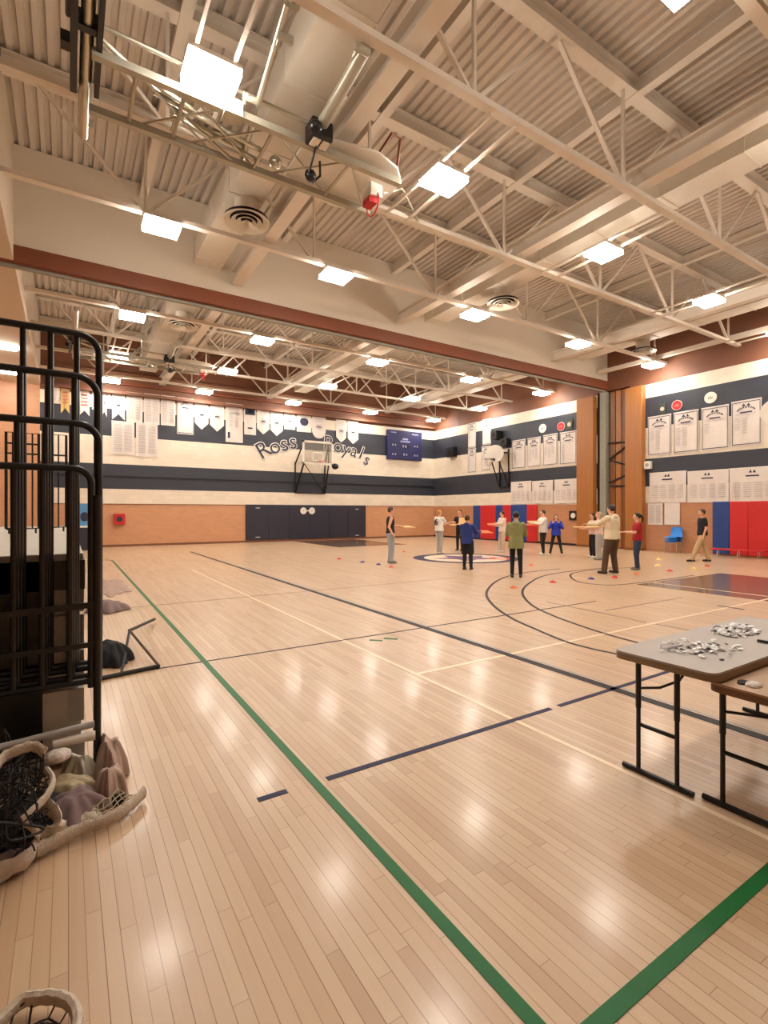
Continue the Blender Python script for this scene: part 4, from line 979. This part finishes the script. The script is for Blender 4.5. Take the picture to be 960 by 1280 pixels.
folding_table(2.93, 4.76, .75, 1.36, .685, M['table2'], 'lower brown-topped folding table on the near side of the grey one', (1.31, .9), (1.41, .8))
def bit(x, y, z, s_, m, lab, grp):
    mb = MB(); k = rnd.randint(5, 7); a0 = rnd.random()*6
    top = []; 
    for q in range(k):
        a = a0+2*PI*q/k; rr = s_*rnd.uniform(.6, 1.25); top.append((x+rr*math.cos(a), y+rr*math.sin(a)*.8, z+rnd.uniform(.0, s_*.5)))
    vs = top+[(p[0]*.98+x*.02, p[1]*.98+y*.02, p[2]+.002) for p in top]+[(x+rnd.uniform(-.3, .3)*s_, y, z+s_*rnd.uniform(.3, 1.0))]
    fs = [(q, (q+1) % k, k+(q+1) % k, k+q) for q in range(k)]+[(k+q, k+(q+1) % k, 2*k) for q in range(k)]+[tuple(range(k-1, -1, -1))]
    me = mb.add(vs, fs).mesh('foil_piece', Vector((x, y, z)), smooth=False); ob = bpy.data.objects.new('foil_piece', me); me.materials.append(m); ob.location = (x, y, z); link(ob)
    tag(ob, lab, 'foil piece', grp)
for k in range(110):
    px, py = rnd.gauss(870, 21), rnd.gauss(810, 4); px = min(max(px, 826), 925)
    q = onZ(px, min(max(py, 800), 826), .741); bit(q[0], q[1], .7405+rnd.random()*.01, rnd.uniform(.01, .024), M['foil'] if rnd.random() < .8 else M['foild'], 'crumpled silvery piece scattered in the front cluster on the grey table', 'foil pieces in the front cluster')
for k in range(130):
    a = rnd.random()*6.28; r_ = rnd.random()**.5; q = onZ(919+30*r_*math.cos(a), 789+8*r_*math.sin(a), .741)
    bit(q[0], q[1], .7405+(1-r_)*.04*rnd.random(), rnd.uniform(.012, .028), M['foil'] if rnd.random() < .8 else M['foild'], 'crumpled silvery piece heaped in the rear pile on the grey table', 'foil pieces in the rear pile')
for (px, py, l) in ((869, 817.5, 'dark flat clip lying in front of the silvery scatter, left one'), (902, 825, 'dark flat clip lying nearest the table corner')):
    q = onZ(px, py, .741); tag(MB().ell((q[0], q[1], .745), .022, .012, .005).build('dark_clip', M['foild'], loc=q), l, 'clip')
a, b = onZ(947, 800.5, .75), onZ(966, 804, .75)
tag(MB().tube([a, b], .009, 8).tube([Vector(b), Vector(b)+Vector((.05, -.01, 0))], .005, 8).build('black_marker', M['black'], loc=a), 'black marker pen lying at the right of the grey table', 'pen')
for (px, py, s_, m_, l, sd) in ((943, 856, .05, M['banner'], 'crumpled white cloth on the lower brown table', 31), (929, 853, .035, M['gap'], 'dark crumpled scrap on the lower brown table', 32)):
    q = onZ(px, py, .73); o = crumple(px, py, .735, s_, s_*.7, s_*.3, m_, 'crumpled_scrap', l, 'scrap', sd)
# ================================================================== PEOPLE
def cap(mb, p, q, r0, r1, n=12):
    """tapered limb with round ends"""
    p, q = Vector(p), Vector(q); d = (q-p); L_ = d.length; d.normalize(); a = d.orthogonal().normalized(); b = d.cross(a); vs = []; prof = []
    for k in range(5):
        t_ = PI/2*(1-k/4); prof.append((-r0*math.sin(t_), r0*math.cos(t_)))
    for k in range(5):
        t_ = PI/2*k/4; prof.append((L_+r1*math.sin(t_), r1*math.cos(t_)))
    for s_, r in prof: vs += [p+d*s_+(a*math.cos(2*PI*k/n)+b*math.sin(2*PI*k/n))*max(r, 1e-4) for k in range(n)]
    m_ = len(prof); fs = [(i*n+k, i*n+(k+1) % n, (i+1)*n+(k+1) % n, (i+1)*n+k) for i in range(m_-1) for k in range(n)]
    fs += [tuple(range(n-1, -1, -1)), tuple((m_-1)*n+k for k in range(n))]
    mb.add(vs, fs)
def loft(mb, rings, n=20):
    vs = []
    for (x, y, z, rx, ry) in rings: vs += [(x+rx*math.cos(2*PI*k/n), y+ry*math.sin(2*PI*k/n), z) for k in range(n)]
    m_ = len(rings); fs = [(i*n+k, i*n+(k+1) % n, (i+1)*n+(k+1) % n, (i+1)*n+k) for i in range(m_-1) for k in range(n)]
    fs += [tuple(range(n-1, -1, -1)), tuple((m_-1)*n+k for k in range(n))]
    mb.add(vs, fs)
def fuse(mb, vox, sm=3):
    me = mb.mesh('tmp'); o = bpy.data.objects.new('tmp', me); COL.objects.link(o)
    r = o.modifiers.new('r', 'REMESH'); r.mode = 'VOXEL'; r.voxel_size = vox
    s_ = o.modifiers.new('s', 'SMOOTH'); s_.factor = .5; s_.iterations = sm
    bpy.context.view_layer.update()
    out = bpy.data.meshes.new_from_object(o.evaluated_get(bpy.context.evaluated_depsgraph_get()))
    bpy.data.objects.remove(o); bpy.data.meshes.remove(me); out.shade_smooth(); out.materials.clear(); return out
def person(px, py, H, face, label, top, pants, shoes, hair, arms, feet=((-.1, 0), (.1, 0)), skin=(222, 170, 138), lean=0, head=(0, 0), bulk=1.0, extra=None):
    """face: heading in picture terms, degrees: 0 = straight away from the camera, 90 = to the right, -90 = to the left, 180 = towards it"""
    x, y, _ = onZ(px, py); s_ = H/1.75; h = YAW+math.radians(face)
    t = empty('person', (x, y, 0), label, 'person')
    Mx = Matrix.Rotation(-h, 4, 'Z') @ Matrix.Scale(s_, 4)
    T = lambda z: Vector((0, math.tan(math.radians(lean))*max(0, z-.95), 0))
    def sh(z, x_=0, y_=0): return Vector((x_, y_, z))+T(z)
    hd = sh(1.63)+Vector((0, .02, 0))
    hips = [Vector((-.09, 0, .9)), Vector((.09, 0, .9))]
    ank = [Vector((feet[i][0], feet[i][1], .075)) for i in (0, 1)]
    knee = [hips[i].lerp(ank[i], .5)+Vector((0, .035, 0)) for i in (0, 1)]
    shd = [sh(1.41, -.175*bulk), sh(1.41, .175*bulk)]
    el, wr, fd = [], [], []
    for i in (0, 1):
        u, f = arms[i]; sg = -1 if i == 0 else 1
        u = Vector((u[0]*sg, u[1], u[2])).normalized(); f = Vector((f[0]*sg, f[1], f[2])).normalized()
        el.append(shd[i]+u*.285); wr.append(el[i]+f*.25); fd.append(f)
    # ---- body
    b = MB(); B = bulk
    loft(b, [(0, 0+T(z).y, z, rx*B, ry*B) for z, rx, ry in ((.86, .15, .1), (.93, .165, .115), (1.02, .15, .105), (1.12, .135, .095), (1.25, .155, .11), (1.36, .165, .11), (1.42, .15, .09), (1.46, .07, .065))])
    cap(b, sh(1.42), sh(1.53)+Vector((0, .015, 0)), .062, .055)
    b.ell(hd+Vector((0, 0, .015)), .078, .098, .11, 16, 12); cap(b, hd+Vector((0, .02, -.05)), hd+Vector((0, .045, -.075)), .055, .035)
    cap(b, hd+Vector((0, .093, .015)), hd+Vector((0, .112, -.018)), .01, .015, 8)
    for i in (-1, 1):
        b.ell(hd+Vector((i*.08, .0, 0)), .012, .02, .032, 8, 6)
        b.ell(hd+Vector((i*.03, .088, -.0)), .012, .01, .008, 8, 6)
    b.ell(hd+Vector((0, .094, -.052)), .026, .012, .009, 8, 6)
    for i in (0, 1):
        cap(b, hips[i], knee[i], .082*B, .056); cap(b, knee[i], knee[i].lerp(ank[i], .35), .056, .055); cap(b, knee[i].lerp(ank[i], .3), ank[i], .055, .038)
        cap(b, ank[i]+Vector((0, -.03, -.035)), ank[i]+Vector((0, .14, -.045)), .035, .03)
        cap(b, shd[i], el[i], .052*B, .04); cap(b, el[i], wr[i], .042, .028)
        f = fd[i]; side = Vector((1, 0, 0)) if abs(f.x) < .8 else Vector((0, 1, 0)); lat = (side-f*side.dot(f)).normalized(); nrm = f.cross(lat)
        if nrm.z > 0: nrm = -nrm
        inn = lat*(1 if i == 0 else -1)
        pm = wr[i]+f*.085
        for q in (-.024, -.008, .008, .024): cap(b, wr[i]+f*.02+lat*q*.7, pm+lat*q, .014, .0125, 8)
        for q, ln in zip((-.03, -.01, .01, .03), ((.06, .075, .08, .07) if i == 0 else (.07, .08, .075, .06))):
            p1 = pm+lat*q+f*ln*.5+nrm*.006; cap(b, pm+lat*q, p1, .0095, .009, 8); cap(b, p1, p1+f*ln*.42+nrm*.03, .009, .008, 8)
        th = wr[i]+f*.03+inn*.03; t1 = th+f*.035+inn*.03+nrm*.01; cap(b, th, t1, .012, .0105, 8); cap(b, t1, t1+f*.035+inn*.006+nrm*.01, .0105, .009, 8)
    me = fuse(b, .009, 2)
    sk = mat('skin_%d_%d_%d' % skin, skin, .55, var=.03); me.materials.append(sk); me.materials.append(M['gap']); me.materials.append(mat('lip_tone', (176, 96, 84), .5))
    for p in me.polygons:
        c = p.center-hd
        if c.y > .06 and abs(abs(c.x)-.03) < .014 and abs(c.z) < .009: p.material_index = 1
        elif c.y > .07 and abs(c.x) < .024 and abs(c.z+.052) < .008: p.material_index = 2
    def put(me, name, m_=None, par=t):
        me.transform(Mx); 
        if m_: me.materials.append(m_)
        return link(bpy.data.objects.new(name, me), par)
    body = put(me, 'body')
    # ---- top
    tc, sleeve, hem, lo = top['m'], top.get('sleeve', 'long'), top.get('hem', .9), top.get('loose', 1.12)
    b = MB()
    loft(b, [(0, T(z).y, z, rx*B*lo, ry*B*lo*1.04) for z, rx, ry in ((hem, .17, .125), (hem+.04, .172, .128), (1.02, .162, .12), (1.12, .152, .112), (1.25, .165, .118), (1.36, .17, .115), (1.425, .155, .095), (1.462, .078, .075))])
    for i in (0, 1):
        if sleeve == 'none': cap(b, shd[i]*1, shd[i]+Vector((0, 0, -.03)), .056*B, .06*B) if False else None; continue
        r_ = .062*B*(lo+.02)
        if sleeve == 'short': cap(b, shd[i], shd[i].lerp(el[i], .62), r_, .06*lo)
        else:
            cap(b, shd[i], el[i], r_, .055*lo); cap(b, el[i], el[i].lerp(wr[i], .9), .054*lo, .042*lo)
    if top.get('hood'):
        b.ell(sh(1.44, 0, -.085), .12, .065, .09, 14, 8); cap(b, sh(1.46, -.07, .03), sh(1.46, .07, .03), .035, .035)
    put(fuse(b, .013), 'top', tc)
    if extra:
        for nm, mm, c, r in extra:
            q = MB().ell((c[0], c[1]+T(c[2]).y, c[2]), *r, 16, 10).mesh(nm); put(q, nm, mm)
    # ---- trousers
    pc, pl = pants['m'], pants.get('loose', 1.12); b = MB()
    loft(b, [(0, 0, z, rx*B*1.04, ry*B*1.06) for z, rx, ry in ((.85, .15, .11), (.92, .168, .122), (1.0, .16, .115), (1.03, .155, .112))])
    for i in (0, 1):
        if pants.get('shorts'): cap(b, hips[i], hips[i].lerp(knee[i], .8), .092*B*pl, .085*pl)
        else:
            cap(b, hips[i], knee[i], .09*B*pl, .066*pl); cap(b, knee[i], ank[i]+Vector((0, 0, .02)), .064*pl, .05*pl**1.5)
    put(fuse(b, .013), 'trousers', pc)
    for i in (0, 1):
        if pants.get('leggings'): 
            b = MB(); cap(b, hips[i], knee[i], .09*B, .07); cap(b, knee[i], ank[i].lerp(knee[i], .5), .07, .066); cap(b, knee[i].lerp(ank[i], .4), ank[i], .066, .05); put(fuse(b, .012), 'legging', pants['leggings'])
        b = MB(); a = ank[i]; cap(b, a+Vector((0, -.045, -.035)), a+Vector((0, .15, -.04)), .042, .036); cap(b, a+Vector((0, -.02, -.02)), a+Vector((0, 0, .03)), .044, .04)
        m1 = fuse(b, .011, 2)
        for v in m1.vertices: v.co.z = max(v.co.z, .004)
        put(m1, 'shoe', shoes)
    # ---- hair
    b = MB(); hc, hs = hair; c = hd+Vector((0, -.014, .035))
    b.ell(c, .089, .1, .102, 18, 12)
    if hs == 'long': cap(b, c+Vector((0, -.055, 0)), c+Vector((0, -.085, -.24)), .075, .05); [cap(b, c+Vector((i*.065, -.03, 0)), c+Vector((i*.075, -.03, -.2)), .035, .025) for i in (-1, 1)]
    if hs == 'pony': cap(b, c+Vector((0, -.09, .02)), c+Vector((0, -.15, -.06)), .035, .04); cap(b, c+Vector((0, -.15, -.06)), c+Vector((0, -.13, -.24)), .04, .015)
    if hs == 'bun': b.ell(c+Vector((0, -.1, .04)), .045, .045, .045)
    if hs == 'cap': b.ell(c+Vector((0, .09, .0)), .07, .06, .012)
    me = fuse(b, .01, 2)
    bm = bmesh.new(); bm.from_mesh(me)
    # face opening: drop what covers the face
    kill = [v for v in bm.verts if (v.co-hd).y > .045 and (v.co-hd).z < .055 and hs != 'cap' or (hs == 'cap' and (v.co-hd).z < .03 and (v.co-hd).y > .02)
            or ((v.co-hd).y > -.02 and (v.co-hd).z < -.02 and abs((v.co-hd).x) < .095 and hs != 'long') or ((v.co-hd).z < -.06 and hs in ('short', 'cap', 'bun'))]
    bmesh.ops.delete(bm, geom=kill, context='VERTS'); bm.to_mesh(me); bm.free()
    put(me, 'hair' if hs != 'cap' else 'cap', hc)
    return t, Mx
fab = lambda n, c: mat(n, c, .85, var=.06, sc=14, bump=.25)
BLK, WHT = fab('black_fabric', (24, 23, 26)), fab('white_fabric', (232, 226, 216))
brownh, blackh, blond = mat('brown_hair', (78, 50, 34), .6), mat('black_hair', (24, 18, 18), .5), mat('blond_hair', (206, 148, 76), .6)
darkb = mat('dark_brown_hair', (48, 32, 26), .6)
whs, bks = mat('white_shoe', (228, 222, 212), .5), mat('black_shoe', (22, 20, 22), .5)
hold = ((.12, .35, -.85), (-.25, .95, .05)); down = ((.14, -.06, -1), (.03, .12, -1)); reach = ((.05, .62, -.62), (-.12, 1, .12)); hip = ((.25, -.35, -.9), (-.1, .75, -.6))
up = ((.3, .5, -.75), (-.5, .35, .85))
def board(px, py, dist_of, sx, sy, m_, lab, z=None, yaw=0, name='flat_board', tilt=0):
    """flat board held level in front of someone; placed at that person's distance"""
    Y = onZ(*dist_of)[1]; q = onY(px, py, Y); mb = MB().box(-sx/2, sx/2, -sy/2, sy/2, -.012, .012)
    ob = mb.build(name, m_, loc=(0, 0, 0), bevel=.005); ob.location = q; ob.rotation_euler = (math.radians(tilt), 0, -YAW+math.radians(yaw)); return tag(ob, lab, 'board')
person(488, 704, 1.75, 80, 'person in a black sleeveless top and grey jeans holding a flat tan board', dict(m=BLK, sleeve='none', hem=.93, loose=1.06), dict(m=fab('grey_denim', (158, 164, 174)), loose=1.25), mat('grey_shoe', (130, 126, 128), .6), (brownh, 'short'), (hold, ((.12, -.3, -.95), (.0, .45, -.9))), skin=(226, 172, 142))
board(507, 658.5, (488, 704), .5, .42, M['tan'], 'tan square board held out by the person in the black sleeveless top', yaw=40, tilt=6)
person(549, 692, 1.68, 50, 'blond person in a white shirt with a dark 6 on the back, grey trousers', dict(m=WHT, sleeve='short', hem=.9, loose=1.2), dict(m=fab('light_grey_fabric', (176, 170, 162)), loose=1.2), whs, (blond, 'short'), (hold, reach), feet=((-.1, .05), (.1, -.04)))
board(566, 656, (552, 691), .26, .2, M['tan'], 'small tan board held by the blond person in the white shirt', yaw=10, tilt=8)
# number on the back of that shirt
q = onZ(549, 692); hh = YAW+math.radians(50); bk = Vector((-math.sin(hh), -math.cos(hh), 0)); cpos = Vector((q[0], q[1], 1.22))+bk*.155; rt = Vector((math.cos(hh), -math.sin(hh), 0))
mb = MB(); mb.ring(cpos+Vector((0, 0, -.05)), rt, (0, 0, 1), .035, .08, .006, 20, bk); mb.tube(spl([cpos-rt*.055+Vector((0, 0, -.05)), cpos-rt*.05+Vector((0, 0, .04)), cpos+rt*.02+Vector((0, 0, .11))], 5), .022, 6)
per = [o for o in bpy.data.objects if o.get('label', '').startswith('blond person')][0]
mb.build('shirt_number', M['ink'], per)
person(575, 688, 1.68, 215, 'person in a black shirt and black trousers facing the camera, holding a tan board', dict(m=BLK, sleeve='short', hem=.9, loose=1.12), dict(m=BLK, loose=1.08), bks, (darkb, 'short'), (hold, reach), feet=((-.1, 0), (.1, .03)))
board(580, 651.5, (573, 690), .42, .34, M['tan'], 'tan board hugged by the person in the black shirt', yaw=-15, tilt=60)
person(584, 712, 1.5, 28, 'person in a navy blue hoodie, dark shorts and black leggings, back turned', dict(m=fab('navy_blue_fleece', (36, 52, 122)), hood=1, hem=.84, loose=1.2), dict(m=BLK, shorts=1, loose=1.35, leggings=BLK), bks, (brownh, 'bun'), (hold, ((.25, .55, -.7), (.2, 1, .1))), feet=((-.1, 0), (.12, .02)))
board(604, 665, (584, 712), .46, .34, M['orange'], 'orange board held out by the person in the navy blue hoodie', yaw=20, tilt=10)
person(628, 690, 1.62, -110, 'person in a white shirt and beige trousers in front of the mats', dict(m=fab('offwhite_fabric', (226, 206, 192)), sleeve='long', hem=.88, loose=1.18), dict(m=fab('beige_fabric', (206, 184, 162)), loose=1.2), whs, (blackh, 'short'), (reach, hold), feet=((-.12, 0), (.1, .04)))
board(615, 655.5, (626, 691), .34, .26, M['orange'], 'orange board held by the person in beige in front of the mats', yaw=0, tilt=12)
person(645, 722, 1.6, 18, 'person in an olive green hoodie and black skinny trousers seen from behind', dict(m=fab('olive_fleece', (138, 140, 92)), hood=1, hem=.78, loose=1.2), dict(m=BLK, loose=1.0), mat('dark_shoe_pale_sole', (58, 50, 46), .6), (blackh, 'short'), (((.2, .3, -.9), (-.4, .85, .1)), ((.2, .35, -.85), (-.5, .8, .15))), feet=((-.1, 0), (.12, .03)))
person(679, 693, 1.66, -95, 'person in a white shirt with black chest stripe holding orange boards out', dict(m=WHT, sleeve='long', hem=.88, loose=1.25), dict(m=BLK, loose=1.12), whs, (darkb, 'short'), (reach, reach), feet=((-.16, .06), (.16, -.08)), extra=[('chest_stripe', M['ink'], (0, .035, 1.3), (.2, .125, .018))])
board(665, 656, (677, 694), .5, .3, M['orange'], 'lower orange board held by the person with the black chest stripe', yaw=8, tilt=6)
board(667, 652, (677, 694), .42, .26, M['tan'], 'upper tan board held by the person with the black chest stripe', yaw=-6, tilt=8)
person(695, 694, 1.5, -160, 'person in a royal blue hoodie and black leggings with feet apart', dict(m=fab('royal_blue_fleece', (38, 62, 178)), hood=1, hem=.86, loose=1.2), dict(m=BLK, loose=1.0), whs, (brownh, 'long'), (up, up), feet=((-.24, 0), (.24, .02)))
person(765, 717, 1.78, -35, 'large person in a cream hoodie and brown trousers, back to the camera', dict(m=fab('cream_fleece', (226, 210, 178)), hood=1, hem=.88, loose=1.2), dict(m=fab('brown_fabric', (88, 66, 48)), loose=1.28), mat('brown_shoe', (48, 38, 34), .6), (blackh, 'short'), (((.1, .75, -.45), (.25, 1, -.02)), ((.2, .2, -.95), (-.4, .8, .2))), feet=((-.22, .08), (.16, 0)), bulk=1.14)
board(733, 659, (765, 717), .62, .2, M['tan'], 'long tan board held out by the large person in the cream hoodie', yaw=4, tilt=4)
person(797, 712, 1.57, -75, 'person in a red shirt and blue jeans with a dark ponytail', dict(m=fab('red_fabric', (166, 28, 34)), sleeve='short', hem=.9, loose=1.15), dict(m=fab('blue_denim', (50, 60, 88)), loose=1.2), mat('grey_shoe', (130, 126, 128), .6), (blackh, 'pony'), (hold, hold), feet=((-.08, .03), (.1, -.02)))
person(878, 702, 1.68, -80, 'person in a black shirt and khaki trousers walking by the right wall', dict(m=BLK, sleeve='short', hem=.88, loose=1.15), dict(m=fab('khaki_fabric', (192, 164, 126)), loose=1.2), bks, (darkb, 'short'), (((.12, -.1, -1), (0, .3, -.95)), down), feet=((-.08, .34), (.08, -.22)))
person(749, 700, 1.6, -60, 'person in a pale pink shirt and grey sweatpants, half hidden behind the cream hoodie', dict(m=fab('pale_pink_fabric', (220, 190, 178)), sleeve='short', hem=.92, loose=1.1), dict(m=fab('heather_grey_fabric', (168, 164, 156)), loose=1.35), mat('grey_shoe', (130, 126, 128), .6), (mat('grey_blond_hair', (176, 150, 124), .6), 'long'), (hold, hold))
person(741, 697, 1.55, -100, 'person in a pinkish shirt and black trousers, leftmost behind the cream hoodie', dict(m=fab('dusty_pink_fabric', (206, 172, 160)), sleeve='long', hem=.92, loose=1.1), dict(m=BLK, loose=1.05), whs, (darkb, 'long'), (hold, hold))
# ================================================================== WORLD, CAMERA, VIEW
w = bpy.data.worlds.new('World'); S.world = w; w.use_nodes = True
w.node_tree.nodes['Background'].inputs[0].default_value = (1, .86, .7, 1); w.node_tree.nodes['Background'].inputs[1].default_value = .05
cd = bpy.data.cameras.new('camera'); cam = bpy.data.objects.new('camera', cd); COL.objects.link(cam)
cam.location = (0, 0, CAMH); cam.rotation_euler = (PI/2, 0, -YAW)
cd.sensor_fit = 'VERTICAL'; cd.sensor_height = 36; cd.lens = 36*CF/1280; cd.clip_start = .05; cd.clip_end = 100
S.camera = cam
S.view_settings.view_transform = 'Standard'; S.view_settings.look = 'None'; S.view_settings.gamma = 1; S.view_settings.use_curve_mapping = False
S.view_settings.exposure = 0.1
